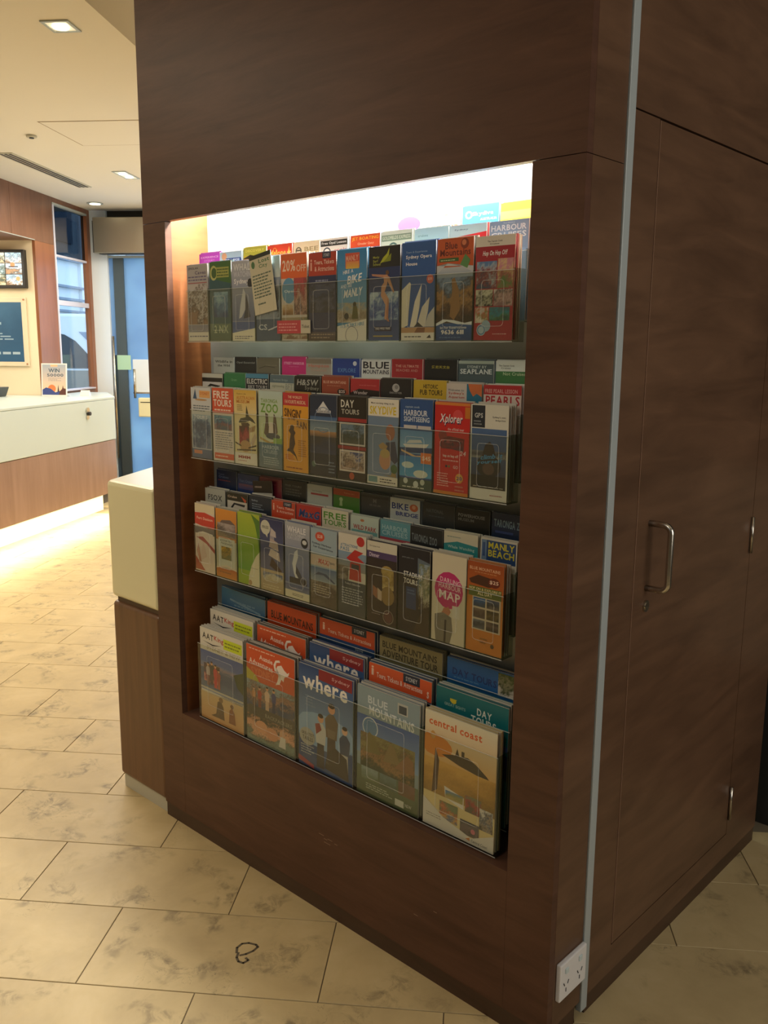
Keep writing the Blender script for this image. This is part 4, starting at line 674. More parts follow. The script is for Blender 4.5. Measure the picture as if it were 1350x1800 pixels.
R2B = [
 ('grey leaflet headed Wildlife in the Wild', head('b4b8b0', ('Wildlife in', '4c504c', .045), ('the Wild', '4c504c', .04, .6))),
 ('black leaflet with small grey letters', head('22282c', ('Opal', '22282c', .01), ('Opal Essential', '8c9494', .04))),
 ('brown grey leaflet', base('706c5c', ('P', '.1,.84 .4,.88 .8,.86 .8,.85 .4,.87 .1,.83', '4c4a3c'), ('L', .4, .88, .9, .9, 1, '8c8874'))),
 ('magenta leaflet', head('c02870', ('.', 'c02870', .01), ('STREET HARBOUR', 'e8a0c0', .04), ('experience', 'd870a0', .02, .4))),
 ('beige leaflet with salmon heading', base('a8a094', ('R', 0, .93, 1, 1, '8c8074'), ('T', 'Hampton', .1, .86, .9, .92, 'c87868'), ('T', 'Townhall', .2, .81, .8, .85, 'b89888'))),
 ('blue leaflet headed EXPLORE', base('20408c', ('C', .82, .93, .07, 'c8ccd4'), ('T', 'EXPLORE', .2, .80, .85, .86, '5c88c0'))),
 ('white leaflet headed BLUE MOUNTAINS', base('d0d0cc', ('T', 'BLUE', .06, .875, .96, .975, '2c2c34'), ('T', 'MOUNTAINS', .06, .80, .96, .86, '3c3c48'))),
 ('red leaflet headed THE ULTIMATE BEACHES', head('a82c34', ('.', 'a82c34', .01), ('THE ULTIMATE', 'd89c90', .035, .75), ('BEACHES AND', 'c88880', .035, .7))),
 ('black leaflet with gold characters', head('181c20', ('.', '181c20', .01), ('悉尼天文台', 'a89c40', .04, .55))),
 ('slate leaflet headed SYDNEY BY SEAPLANE', base('4c5c60', ('R', 0, .96, 1, 1, 'a8b4a8'), ('T', 'SYDNEY BY', .25, .905, .8, .94, 'b8c4c0'), ('T', 'SEAPLANE', .05, .83, .95, .895, 'd0d8d4'))),
 ('white leaflet with green foot', base('ccd0c4', ('R', 0, .72, 1, .87, '3c7040'), ('T', 'The Captain Cook', .08, .925, .5, .95, '54584c'), ('T', 'Cruises', .14, .90, .4, .92, '54584c'), ('T', 'Not Cruises', .2, .82, .8, .86, 'a8bc94'))),
]
R3F = [
 ('white and red banded cruise leaflet', base('d8c8b8', ('R', 0, .88, 1, 1, 'dccfae'), ('P', '0,.70 1,.64 1,.84 .5,.88 0,.86', 'c84030'), ('T', 'Fort Denison', .1, .77, .9, .81, 'ecc0b0'), ('G', 0, .56, 1, .66, '7c7474', '5c5654'), ('P', '.1,.56 .4,.60 .9,.58 .9,.55', 'd8d0c4'), ('P', '.05,.5 .4,.52 1,.36 1,.3 .6,.42', 'a04840'), ('P', '.2,.14 .4,.44 .6,.24', 'd0b8a8'), ('P', '0,.02 0,.22 .5,.02', 'b05840'), ('P', '.08,.3 .16,.42 .3,.14 .2,.1', 'b88468'))),
 ('orange leaflet with car photo', base('b8b49c', ('G', 0, .55, 1, 1, 'd89038', 'b87838'), ('P', '.05,.74 .3,.84 .7,.86 .95,.80 .95,.64 .1,.66', '6c5c58'), ('N', .08, .6, .95, .8, 'a89c98 5c5454 8c7c60', 52, .7), ('R', .12, .16, .9, .58, 'c8ccbc'), ('T', 'ASSORTED', .2, .53, .75, .56, '4c5c58'), ('T', 'PACKAGES', .25, .49, .8, .52, '3c4844'), ('N', .25, .27, .75, .46, 'c8a038 5c5c34 a88c48 707450', 53, 1), ('G', 0, 0, 1, .14, 'b86430', 'c88434'), ('P', '0,.12 .5,.17 1,.13 1,.15 .5,.19 0,.14', 'd8c8b0'), ('L', .15, .06, .8, .1, 1, '8c5c30'))),
 ('lime green leaflet with white curve', base('8cac28', ('G', 0, .2, 1, 1, 'a8b838', '5c9c34'), ('P', '.62,1 1,.92 1,.62 .98,.5 .9,.7 .8,.86', '507c2c'), ('P', '.46,0 1,0 1,.50 .82,.42 .62,.28 .5,.14', 'd8d4b8'), ('L', .6, .24, .95, .26, 1, '8c9080'), ('C', .55, .04, .08, 'b09468'))),
 ('navy leaflet with tall ship', base('384068', ('G', 0, .3, 1, 1, '2c3460', '5c6488'), ('C', .24, .88, .21, 'c8c8b8', 1.0), ('P', '.2,.8 .34,.8 .32,.74', 'c8c8b8'), ('T', 'FREE', .1, .86, .38, .90, '6c6c60'), ('P', '.42,.68 .62,.70 .6,.86 .46,.9', '9c98a8'), ('P', '.44,.78 .7,.76 .68,.84 .5,.88', 'c0b8b8'), ('P', '.38,.62 .8,.58 .76,.70 .46,.74', 'b8a8a0'), ('P', '.36,.50 .86,.44 .82,.56 .46,.60', 'c8bcb4'), ('P', '.4,.36 .9,.26 .92,.32 .5,.48', '3c2c30'), ('G', 0, 0, 1, .3, 'b8a88c', 'a89878'), ('N', .1, .13, .95, .26, '5c6c8c c8c4b0 b0a07c', 56, .9), ('L', .1, .03, .9, .1, 2, 'c8bc9c'))),
 ('grey blue leaflet headed WHALE, second whale design', base('7c8cac', ('G', 0, .2, 1, 1, 'a8acb4', '54689c'), ('T', 'WHALE', .1, .87, .85, .95, 'dcdce0'), ('T', 'WATCHING', .1, .82, .8, .86, 'c0c4cc'), ('T', 'CRUISES', .1, .78, .7, .815, 'b8bcc8'), ('C', .8, .76, .14, '282c34', 1), ('C', .8, .77, .09, 'c8ccd0', .7), ('P', '.3,.46 .4,.62 .52,.66 .54,.56 .44,.44 .5,.32 .64,.28 .5,.22 .36,.34', 'd0d4d8'), ('P', '.46,.44 .64,.34 .74,.26 .62,.24 .44,.34', '303c54'), ('R', .18, .20, .9, .28, '242c3c'), ('O', .76, .25, .13, .03, '8c94a8'), ('G', 0, .1, 1, .18, '4c5c88', '6c7894'), ('R', 0, 0, 1, .1, 'd4d0b8'), ('L', .3, .03, .8, .07, 2, '545858'))),
 ('pale blue leaflet headed MAXI', base('98acb8', ('C', .36, .90, .18, 'c85038', .7), ('T', '$28', .26, .875, .46, .925, 'e8c4b8'), ('T', 'Sydney Harbour', .06, .79, .8, .825, '3c4c60', 0, -.02), ('T', 'for Experience', .1, .745, .85, .78, '3c4c60', 0, -.02), ('R', 0, .52, 1, .66, 'c8b8a8'), ('T', 'MAXI', .3, .555, .7, .62, 'b83c30', .02, -.01), ('T', 'pass', .74, .56, .92, .60, '6c6c70'), ('G', 0, .33, 1, .5, '4c6c98', '8c9ca8'), ('P', '.05,.36 .3,.44 .6,.43 .95,.34 .9,.33 .5,.41 .2,.40', '3c4c6c'), ('N', 0, 0, 1, .32, '8c8478 4c4440 605850', 58, .8), ('L', .1, .16, .8, .28, 4, 'b0a898'))),
 ('leaflet with red bus and dark foot', base('d0ccc0', ('C', .8, .93, .14, 'b83030', .9), ('T', 'ATTRACTIONS', .08, .84, .7, .875, '5080a8'), ('T', 'PASS', .08, .79, .4, .835, '5080a8'), ('G', 0, .55, 1, .78, '7c98b4', '8c8c88'), ('P', '.3,.70 .6,.82 .9,.8 .7,.74 .95,.68 .5,.66', 'b82c2c'), ('P', '.4,.44 .44,.66 .8,.66 .84,.44', 'b0302c'), ('R', .48, .58, .76, .64, '3c3c44'), ('N', 0, .4, .38, .6, '7c7468 4c4844 8c8880', 60, .8), ('R', 0, 0, 1, .42, '3a4650'), ('T', "Today's Selection", .25, .37, .8, .40, 'b8bcc0'), ('L', .14, .12, .9, .34, 7, '9ca4a8'))),
 ('dark dining leaflet with white head', base('2c2428', ('R', 0, .88, 1, 1, 'd0ccbc'), ('T', 'The Captain Cook', .08, .93, .44, .95, '54544c'), ('R', 0, .80, 1, .88, '4c3c68'), ('T', 'Dinner', .08, .81, .42, .86, 'c8bcd4'), ('G', 0, .3, 1, .79, '30282c', '3c3030'), ('C', .68, .66, .2, 'a89054', .7), ('N', .52, .44, .9, .68, 'b8a060 8c7440 c4b078', 63, .8), ('C', .7, .36, .22, '8c7448', 1.1), ('P', '.2,.46 .36,.42 .34,.3 .2,.34', '9c6c54'), ('P', '.36,.44 .5,.4 .5,.28 .36,.3', 'c0ac98'), ('O', .72, .10, .18, .02, '8c8078'), ('C', .72, .10, .14, '5c3c3c'), ('L', .16, .1, .5, .12, 1, '8c8490'))),
 ('black leaflet headed STADIUM TOURS', base('20222c', ('P', '.62,.9 1,.86 1,.3 .7,.35 .62,.5', '5c6c7c'), ('N', .66, .3, 1, .84, '8ca0b4 6c7450 b8b4a0 4c4438 302c28', 65, .7), ('T', 'guided public tours', .12, .87, .5, .89, '7c8490'), ('T', 'STADIUM', .18, .66, .76, .72, 'e0e0dc', 0, -.01), ('T', 'TOURS', .18, .58, .62, .64, 'e0e0dc', 0, -.01), ('R', .26, .28, .58, .54, '1c3c6c'), ('L', .3, .45, .55, .52, 2, '4c6c9c'), ('P', '.5,0 1,0 1,.36 .8,.3 .6,.14', '38302c'))),
 ('white leaflet with pink circle headed MAP', base('d4ccb4', ('C', .5, .60, .42, 'c02c70', 1.05), ('T', 'DARLING', .24, .69, .84, .745, 'e8c0cc', 0, -.02), ('T', 'HARBOUR', .2, .62, .86, .68, 'e8c0cc', 0, -.02), ('T', 'MAP', .22, .50, .84, .60, 'f0e0dc', 0, -.02), ('C', .42, .36, .08, 'b87c60', 1.1), ('P', '.3,.34 .5,.42 .58,.36 .5,.3 .36,.28', 'b87c60'), ('P', '.10,.30 .36,.34 .6,.3 .64,.14 .56,0 .14,0 .1,.16', '7c786c'), ('P', '.4,.26 .46,.26 .44,0 .38,0', '2c2c2c'), ('R', .62, .30, .84, .44, 'd8d4c4'))),
 ('orange brown leaflet, $25 and photo grid', base('c87c30', ('G', 0, .62, 1, 1, 'a04c24', 'b8642c'), ('T', 'BLUE MOUNTAINS', .06, .91, .9, .945, 'e0b090'), ('L', .2, .88, .8, .9, 1, 'c88c60'), ('P', '.05,.80 .3,.86 .7,.84 .9,.78 .6,.74 .1,.76', '4c2c20'), ('C', .74, .80, .16, '6c2c20', .7), ('T', '$25', .62, .78, .86, .825, 'ecd0bc'), ('R', .05, .62, .95, .73, '5c6c2c'), ('T', 'HOP ON & EXPLORE IT', .06, .69, .94, .72, 'e0d0a0'), ('T', 'ALL DAY', .3, .64, .7, .68, 'ece0b8'), ('R', .16, .25, .94, .62, 'c8bca4'),
   ('N', .19, .51, .52, .61, '3068a8 2c4c70 284058', 70), ('N', .56, .51, .9, .61, '4c5c80 2c3440 6c6460', 71), ('N', .19, .385, .52, .49, '7c6c60 4c3c38 5c5450', 72), ('N', .56, .385, .9, .49, '2c2c20 6c5c3c 3c3824', 73), ('N', .19, .265, .52, .365, '7c8088 3c4044 606468', 74), ('N', .56, .265, .9, .365, '3c3430 6c5c54 2c2420', 75), ('C', .74, .10, .05, '5c4830'), ('L', .4, .1, .6, .18, 2, '8c5c28'))),
]
R3M = [
 ('pale grey leaflet headed FSOX', base('a8aca4', ('T', 'FSOX', .15, .80, .85, .90, '34383c'))),
 ('black leaflet with white car band', base('28281c', ('T', 'Cruise', .06, .91, .5, .95, 'c8b4a0'), ('P', '.7,.96 .95,.9 .9,.84', 'b84c30'), ('R', .04, .72, .98, .86, 'c8c4b8'), ('P', '.2,.74 .36,.83 .9,.82 .85,.78 .4,.80 .3,.74', '28282c'))),
 ('dark navy leaflet with pale print', base('202c3c', ('T', 'Sydney', .12, .90, .4, .935, '9cacbc'), ('L', .14, .77, .66, .88, 3, '7c8c9c'))),
 ('orange red ticket leaflet, black tag', base('c0482c', ('R', .5, .92, .86, 1, '202838'), ('T', 'SYDNEY', .55, .94, .82, .98, 'b8bcc4'), ('T', 'i', .06, .84, .12, .95, 'ecbca8'), ('T', 'Tours, Tickets', .22, .87, .96, .915, 'ecc8b8'), ('T', '& Attractions', .22, .81, .92, .855, 'ecc0b0'))),
 ('red leaflet with blue doodle script', base('b0302c', ('C', .4, .85, .3, 'b8502c', .35), ('T', 'MaxG', .1, .80, .9, .92, '4c7ca8', .04), ('T', 'MaxG', .12, .81, .92, .93, '283c78', .04))),
 ('white leaflet headed FREE TOURS in green', base('ccc8b4', ('T', 'FREE', .06, .855, .92, .955, '508c30'), ('T', 'TOURS', .06, .76, .92, .84, '508c30'))),
 ('pale green leaflet with red park name', base('b8c8bc', ('C', .42, .94, .07, 'b87850', .6), ('T', 'WILD PARK', .1, .80, .92, .87, 'a83830', 0, -.01), ('R', .04, .74, .96, .79, '6ca0a0'))),
 ('teal leaflet headed HARBOUR CRUISES', base('5c98a4', ('T', 'HARBOUR', .06, .87, .92, .94, '9cc0c4'), ('T', 'CRUISES', .06, .79, .92, .86, '9cc0c4'), ('R', 0, .70, 1, .76, 'a84c54'))),
 ('dark leaflet with grey zoo heading, middle tier', base('24282c', ('T', 'TARONGA ZOO', .04, .79, .84, .90, '7c888c', 0, -.02))),
 ('white leaflet with teal wave', base('d0ccb4', ('P', '0,.83 .4,.88 1,.85 1,.7 0,.7', '2c8c90'), ('L', .1, .92, .5, .95, 1, '8ca098'), ('T', 'Whale Watching', .12, .77, .9, .82, 'b4d0c8'))),
 ('blue leaflet headed FREE MANLY BEACH', base('ccc8b8', ('R', .03, .70, .97, .975, '284878'), ('R', .03, .70, .17, .975, '6c88a4'), ('T', 'MANLY', .22, .87, .93, .955, 'd0c83c'), ('T', 'BEACH', .22, .765, .93, .855, 'd0c83c'), ('P', '.06,.76 .13,.76 .13,.94 .06,.94', '3c5888'))),
]
R3B = [
 ('dark blue leaflet with small print', base('14284c', ('T', 'Tour', .08, .91, .4, .94, '54688c'), ('T', 'Cruises', .1, .86, .6, .90, '5c7094'), ('L', .08, .80, .7, .84, 1, '803c40'))),
 ('blue leaflet with boat lettering', base('243c74', ('T', 'Fast Cruise', .1, .86, .7, .91, '5c78a8'), ('N', .05, .74, .95, .83, '7c4c5c 3c4c80', 80, .8))),
 ('crimson leaflet', base('7c2434', ('C', .2, .87, .2, '8c4c58', .7), ('L', .3, .88, .9, .92, 1, 'a8545c'))),
 ('black leaflet with grey print', base('202422', ('T', 'FREE TOURS', .1, .90, .8, .93, '6c7470'), ('L', .12, .75, .8, .88, 3, '545c58'))),
 ('white leaflet with red line', base('bcc4bc', ('T', 'tour brochure', .2, .89, .6, .92, '8c948c'), ('R', .15, .84, .85, .87, 'a84848'))),
 ('orange and green walking leaflet', base('4c8034', ('R', 0, .90, 1, 1, 'a84c24'), ('T', 'Walking tours', .4, .93, .8, .96, 'c88450'), ('C', .3, .84, .07, 'a8c088'), ('P', '.24,.74 .36,.74 .34,.82 .26,.82', 'a8c088'))),
 ('dark grey leaflet with faint crest', base('3c4040', ('T', 'M', .44, .87, .56, .93, '6c7070'), ('T', 'MUSEUM', .32, .82, .7, .85, '646868'), ('R', 0, .94, 1, .97, '2c3030'))),
 ('white leaflet headed BIKE BRIDGE', base('c0c8c4', ('T', 'BIKE', .06, .84, .62, .93, '20387c'), ('C', .8, .89, .14, 'c06840', .8), ('C', .8, .90, .06, 'd8a080'), ('T', 'BRIDGE', .2, .75, .95, .81, '20387c'))),
 ('charcoal leaflet with faint title', base('2c3234', ('T', 'NATIONAL', .12, .87, .66, .92, '606c70'), ('L', .2, .81, .7, .84, 1, '4c585c'))),
 ('black leaflet headed POWERHOUSE MUSEUM', base('1c2020', ('T', 'POWERHOUSE', .08, .88, .86, .925, '8c9090'), ('T', 'MUSEUM', .08, .825, .55, .865, '6c7070'))),
 ('dark blue leaflet with zoo heading, back tier', base('20304c', ('T', 'TARONGA ZOO', .06, .82, .96, .92, '7c98a8', 0, -.01), ('R', .1, .74, .6, .77, '384c80'))),
]
R4F = [
 ('magazine with skyline, yellow box and beach couple', base('d8d4c8', ('T', 'AAT', .06, .89, .32, .955, '2c2c30', 0, -.01), ('T', 'King', .34, .885, .56, .95, 'b84038', 0, -.01), ('P', '.06,.86 .3,.845 .52,.86 .3,.83', '2c2c34'), ('R', .56, .84, .98, .95, 'c8d82c'), ('L', .59, .86, .95, .93, 2, '7c8824'), ('T', 'SYDNEY & NSW', .16, .78, .94, .82, 'a89c8c'), ('G', 0, .32, 1, .76, '3c5ca8', '7c8cb8'), ('N', 0, .56, 1, .63, '6c7cac 9c8c98 54648c', 90, .8), ('N', 0, .34, 1, .56, '4c5c80 40547c 5c6c8c', 91, .4), ('P', '.78,.6 1,.66 1,.42 .86,.48', '38482c'), ('N', .08, .42, .46, .62, '5c4038 3c3c6c a04848 c88c8c', 92, 1), ('M', .18, .38, .26, 'b8a8a8', '7c4c4c'), ('M', .27, .40, .26, '3c3c44', '54444c'), ('M', .36, .38, .26, 'c83c44', 'c83c44'), ('M', .44, .38, .22, 'a84c44', 'a84c44'), ('R', 0, .335, 1, .355, 'c0bcb0'), ('T', 'KANGAROO ISLAND', .5, .30, .98, .33, '9c9c9c'), ('G', 0, 0, 1, .30, 'c8ac80', 'd09c68'), ('P', '.24,.06 .36,.1 .4,.24 .48,.26 .54,.2 .56,.06', '5c4434'), ('C', .48, .27, .05, '7c5c40', .8), ('P', '.66,.06 .68,.2 .74,.24 .8,.18 .82,.06', '8c5438'), ('C', .74, .25, .04, '6c4830', .8))),
 ('orange magazine with white kangaroo and party photos', base('585048', ('R', 0, .64, 1, 1, 'd0542c'), ('L', .06, .955, .6, .98, 1, 'ecc0ac'), ('T', 'Aussie', .28, .88, .56, .93, 'f0d8cc', 0, -.01), ('T', 'Adventures', .06, .81, .56, .87, 'f0d8cc', 0, -.02), ('T', 'SYDNEY', .1, .70, .6, .78, 'e0744c'), ('P', '.62,.82 .66,.88 .74,.9 .80,.86 .86,.84 .90,.86 .88,.82 .80,.79 .78,.74 .74,.76 .70,.70 .62,.68 .66,.73 .68,.78 .66,.82 .64,.86', 'f0e4dc'), ('P', '.60,.82 .58,.88 .62,.93 .70,.945 .72,.925 .64,.91 .62,.87 .64,.82', 'f0e4dc'), ('P', '0,.64 0,.76 .2,.7 .3,.62 .3,.5 0,.52', 'b8ac38'), ('N', 0, .36, 1, .64, '8ca0a8 6c5c50 a87c68 4c5060 38486c', 95, .9), ('M', .28, .36, .24, 'b03c34', '7c3c34', 'd0a088'), ('M', .44, .35, .28, 'd8b8a0', 'c8a890'), ('M', .58, .37, .26, '34407c', '2c345c'), ('M', .16, .38, .2, 'c88c50', '6c4830'), ('R', .05, .28, 1, .38, '4c4840'), ('T', 'BACKPACKERS', .4, .30, .95, .34, '8c8478'), ('N', 0, 0, 1, .28, '3c3c34 c89070 e0a888 5c5c4c 7c8c80', 96, .8), ('C', .32, .18, .13, 'd89c78', .7), ('C', .54, .15, .13, 'd0906c', .7), ('C', .76, .2, .06, 'd0a080'), ('P', '.68,.06 .82,.06 .82,.17 .72,.17', 'd0ccc4'))),
 ('blue magazine headed where, three waiters', base('2c4c80', ('G', 0, .3, 1, 1, '20447c', '7ca0cc'), ('P', '.38,.90 .98,.88 .98,1 .38,1', '8c2430'), ('T', 'Sydney', .62, .925, .94, .965, 'c89ca0'), ('T', 'where', .08, .77, .90, .93, 'f0ece4'), ('L', .12, .60, .32, .72, 4, '7c94b8'), ('C', .5, .4, .6, '90b0d4', .4), ('M', .42, .04, .54, 'c8c8c4', '38343c'), ('M', .62, .10, .62, '6c5c4c', '4c403c'), ('M', .86, .05, .50, '3c4c6c', 'c0bcb8', 'dcae90'), ('P', '.54,.46 .70,.46 .68,.38 .56,.38', '7c6c5c'), ('P', '.34,.36 .44,.42 .40,.48 .32,.46', '8c3038'), ('P', '.5,.06 .94,.03 .9,.24 .7,.3 .56,.24', '3c3430'), ('C', .17, .30, .15, 'a8a8a0', .8), ('T', 'GREATEST', .06, .31, .3, .34, '4c4c50'), ('T', 'TABLES', .08, .26, .28, .30, '4c4c50'), ('L', .05, .12, .3, .22, 4, 'a8b0b8'), ('P', '0,.04 .3,0 .3,.04 0,.09', 'a04050'))),
 ('silver blue mountain magazine with grey title', base('8ca0a8', ('T', 'BLUE', .18, .86, .5, .93, 'c8d4d8', 0, -.01), ('T', 'MOUNTAINS', .2, .76, .92, .845, 'dce4e4', 0, -.02), ('R', .66, .86, .82, .96, 'b8bcb4'), ('R', .68, .87, .8, .94, '4c5458'), ('G', 0, .38, 1, .74, '3c64ac', '84a4cc'), ('O', .22, .64, .13, .015, 'd0dce4'), ('C', .22, .64, .11, '5c88b4'), ('N', .06, .26, .94, .58, '8c8454 6c5c3c a07850 4c4c34 3c4430', 98, .7), ('P', '.12,.40 .2,.60 .3,.56 .4,.42', '7c7044'), ('P', '.44,.38 .54,.56 .62,.54 .72,.40', '8c7850'), ('P', '.62,.36 .82,.52 .92,.48 .92,.36', '946c4c'), ('G', 0, 0, 1, .26, '5c6c54', '4c5c3c'), ('N', .08, .14, .36, .26, '8ca09c 5c6c48', 99), ('N', .39, .14, .66, .26, '6c8484 4c5c48', 100), ('N', .69, .14, .95, .26, '7c5c50 6c5038', 101), ('L', .16, .06, .6, .12, 3, 'a8b0a0'), ('R', .64, .03, .78, .09, 'c8ccc0'), ('T', 'NSW', .8, .05, .9, .08, 'b8bcb0'))),
 ('magazine headed central coast with sunset field', base('dcc890', ('G', 0, .5, 1, 1, 'dcd8c0', 'e0a850'), ('T', 'central coast', .06, .885, .80, .95, 'd0602c', 0, -.0), ('C', .14, .72, .26, 'd88428', .5), ('C', .12, .80, .035, 'd0a05c', 1.4), ('P', '.25,.66 .4,.69 .5,.70 .5,.62', '3c3020'), ('P', '.44,.69 .47,.76 .50,.70', '3c3020'), ('P', '.5,.62 .5,.70 .62,.715 .74,.68 .74,.60', '3c3020'), ('P', '.74,.60 .74,.68 .88,.62 .98,.55', '3c3020'), ('R', .53, .69, .57, .75, '3c3020'), ('G', 0, .3, 1, .58, 'c89848', 'b8843c'), ('N', 0, .3, 1, .6, 'd8a854 b88c40 8c6c34', 103, .5), ('P', '.12,.3 .16,.7 .22,.6 .2,.34', '4c3424'), ('P', '.3,.40 .58,.36 .58,.26 .32,.30', 'e0dcd4'), ('N', .32, .30, .57, .37, '5c84b0 8c8c50 b8a068', 104, .6), ('N', .6, .26, .82, .40, '7c7c5c a84040 5c5444', 105, 1), ('N', .8, .16, .98, .34, 'd8d4cc 3c4c64 a89888 403c38', 106, 1), ('N', .24, .10, .5, .26, '6c7c54 b85c40 c8a060 5c6c8c', 107, 1), ('N', .54, .06, .8, .18, '4c4c54 6c5c60 38343c', 108, .6), ('C', .72, .11, .03, 'c86c80'), ('P', '0,0 1,0 1,.15 .7,.05 .3,.12 0,.24', 'd8d4cc'), ('L', .05, .08, .3, .12, 2, '9c9890'), ('P', '.62,.03 .68,.05 .68,.02', 'c88040'), ('T', 'Central Coast', .7, .02, .92, .045, '7c7c7c'))),
]
R4M = [
 ('second skyline magazine with yellow box', R4F[0][1]), ('second orange magazine with white kangaroo', R4F[1][1]), ('second blue magazine headed where', R4F[2][1]),
 ('orange ticket magazine with black city tag', base('28406c', ('R', 0, .82, 1, 1, 'd85c34'), ('R', .56, .92, .82, 1, '202c44'), ('T', 'SYDNEY', .6, .94, .78, .98, 'c0c4cc'), ('T', 'i', .04, .89, .08, .975, 'f0d0c0'), ('T', 'Tours, Tickets & Attractions', .13, .875, .86, .93, 'f0d4c8', 0, -.01), ('T', 's', .93, .85, .96, .91, 'f0d4c8'), ('T', 'Save on', .58, .76, .72, .79, 'c0ccdc'), ('T', 'APEX', .6, .70, .82, .75, 'a0b0c8'), ('R', 0, .4, .4, .8, '38506c'))),
 ('teal magazine headed DAY TOURS', base('147078', ('P', '.2,.90 .26,.90 .3,.925 .2,.925', 'd0c030'), ('C', .25, .905, .04, 'd8c838', .7), ('T', 'GREAT SIGHTS', .12, .855, .42, .88, '9cc0b8'), ('T', 'DAY', .58, .86, .78, .92, 'e0e8e0', 0, -.01), ('T', 'TOURS', .50, .78, .84, .85, 'e0e8e0', 0, -.01), ('P', '0,.80 .3,.76 1,.60 1,.4 0,.4', '24285c'), ('P', '0,.82 .35,.77 1,.68 1,.63 .3,.73 0,.77', '4c5c90'), ('T', 'sydney', .8, .66, .94, .69, '8c94c8'))),
]
R4B = [
 ('steel blue bent magazine', base('3c6c90', ('G', 0, .7, 1, 1, '5080a0', '2c5480'), ('P', '.2,.9 .9,.84 .9,.82 .2,.88', '7c9cb0'), ('L', .3, .82, .9, .9, 2, '6c90a8'))),
 ('orange magazine with black mountain heading', base('cc4c20', ('T', 'BLUE MOUNTAINS', .08, .84, .94, .92, '3c1c14', 0, -.01))),
 ('orange ticket magazine, back tier', base('28487c', ('R', 0, .84, 1, 1, 'c8502c'), ('R', .6, .93, .86, 1, '202c3c'), ('T', 'SYDNEY', .64, .95, .82, .985, 'b8bcc4'), ('T', 'i', .06, .89, .1, .96, 'ecc8b8'), ('T', 'Tours, Tickets & Attractions', .16, .87, .94, .915, 'e8c4b4', 0, -.01), ('T', 'Save', .66, .78, .8, .81, 'b8c4d4'))),
 ('khaki magazine headed ADVENTURE TOUR', base('8c8460', ('T', 'BLUE MOUNTAINS', .05, .90, .92, .96, '3c3828'), ('T', 'ADVENTURE TOUR', .05, .82, .94, .885, '3c3828'))),
 ('blue magazine headed DAY TOURS with leafy photo', base('2464a8', ('T', 'DAY TOURS', .08, .86, .7, .92, '1c3c78', 0, -.01), ('L', .1, .83, .5, .85, 1, '5c90c0'), ('N', .72, .80, 1, .99, '4c5c30 8c8c70 3c4c28 c8c4b8', 110, .9), ('P', '0,.7 1,.74 1,.6 0,.6', '1c3c70'))),
]
# ------------------------------------------------------------ leaflets and holders, placed
ORD = ['first', 'second', 'third', 'fourth', 'fifth', 'sixth', 'seventh', 'eighth', 'ninth', 'tenth', 'last']
ROWN = ['top', 'second', 'third', 'bottom']; TIER = ['front', 'middle', 'back']
X0, PITCH = -1.279, .1015
ROWZ = [1.518, 1.187, .849, .3872]; RISE = [[0, .040, .082], [0, .040, .086], [0, .042, .092], [0, .047, .108]]
rng = random.Random(11)
def pages_mesh(w, h, t): return MB().box(-w/2, w/2, 0, t, 0, h)
PG = {}
def pages_obj(name, w, h, t, mt, parent=None):
    key = (name, round(w, 4), round(h, 4), round(t, 4), mt.name)
    if key not in PG:
        o = pages_mesh(w, h, t).build(name, mt, parent); PG[key] = o.data; return o
    o = bpy.data.objects.new(name, PG[key]); COL.objects.link(o)
    if parent: o.parent = parent
    return o
INK = {}
def ink(hexc):
    if hexc not in INK: INK[hexc] = mat('leaflet_paper_'+str(len(INK)), tuple(.75*x+.05 for x in lin(hexc)), .55)
    return INK[hexc]
for row, tiers in enumerate([(R1F, R1M, R1B), (R2F, R2M, R2B), (R3F, R3M, R3B)]):
    for tier, designs in enumerate(tiers):
        for i, d in enumerate(designs):
            if d is None: continue
            desc, ops = d; z0 = ROWZ[row]+RISE[row][tier]; H = (.208 if row == 0 and tier == 0 else .201)+rng.uniform(-.002, .003)
            x = X0+PITCH*(i+.5)+rng.uniform(-.0012, .0012); y = .0232+.04*tier; H = round(H, 3)
            W = .0965; lean = rng.uniform(-.008, .004) if tier == 0 else rng.uniform(-.02, .0)
            r = empty('brochure', (x, y, z0+.0032)); r.rotation_euler = (lean, rng.uniform(-.006, .006), 0)
            tag(r, '%s, %s tier of %s row, %s from left' % (desc, TIER[tier], ROWN[row], ORD[i]), 'brochure', 'brochures in the %s row' % ROWN[row])
            a = art_object('cover', W, H, ops, r, squeeze=1 if tier == 0 else .84); a.location = (0, -.0001, 0)
            pages_obj('pages', W, H, .0016, PAPER, r)
            # further copies packed behind it in the pocket
            core = desc.split(',')[0].split(' with ')[0].split(' headed ')[0]
            for k in range(3 if tier == 0 else 2 if tier == 1 or row == 2 else 1):
                s_ = pages_obj('brochure', W, H, .0029, ink(ops[0][5]) if k == 0 else PAPER); s_.location = (x+rng.uniform(-.001, .001), y+.0062+.0075*k, z0+.0032+rng.uniform(.0, .004)); s_.rotation_euler = (-.006, rng.uniform(-.003, .003), 0)
                tag(s_, '%s copy behind the %s, %s tier, %s row, %s' % (ORD[k], core, TIER[tier], ROWN[row], ORD[i]), 'brochure', 'spare copies behind the front brochures')
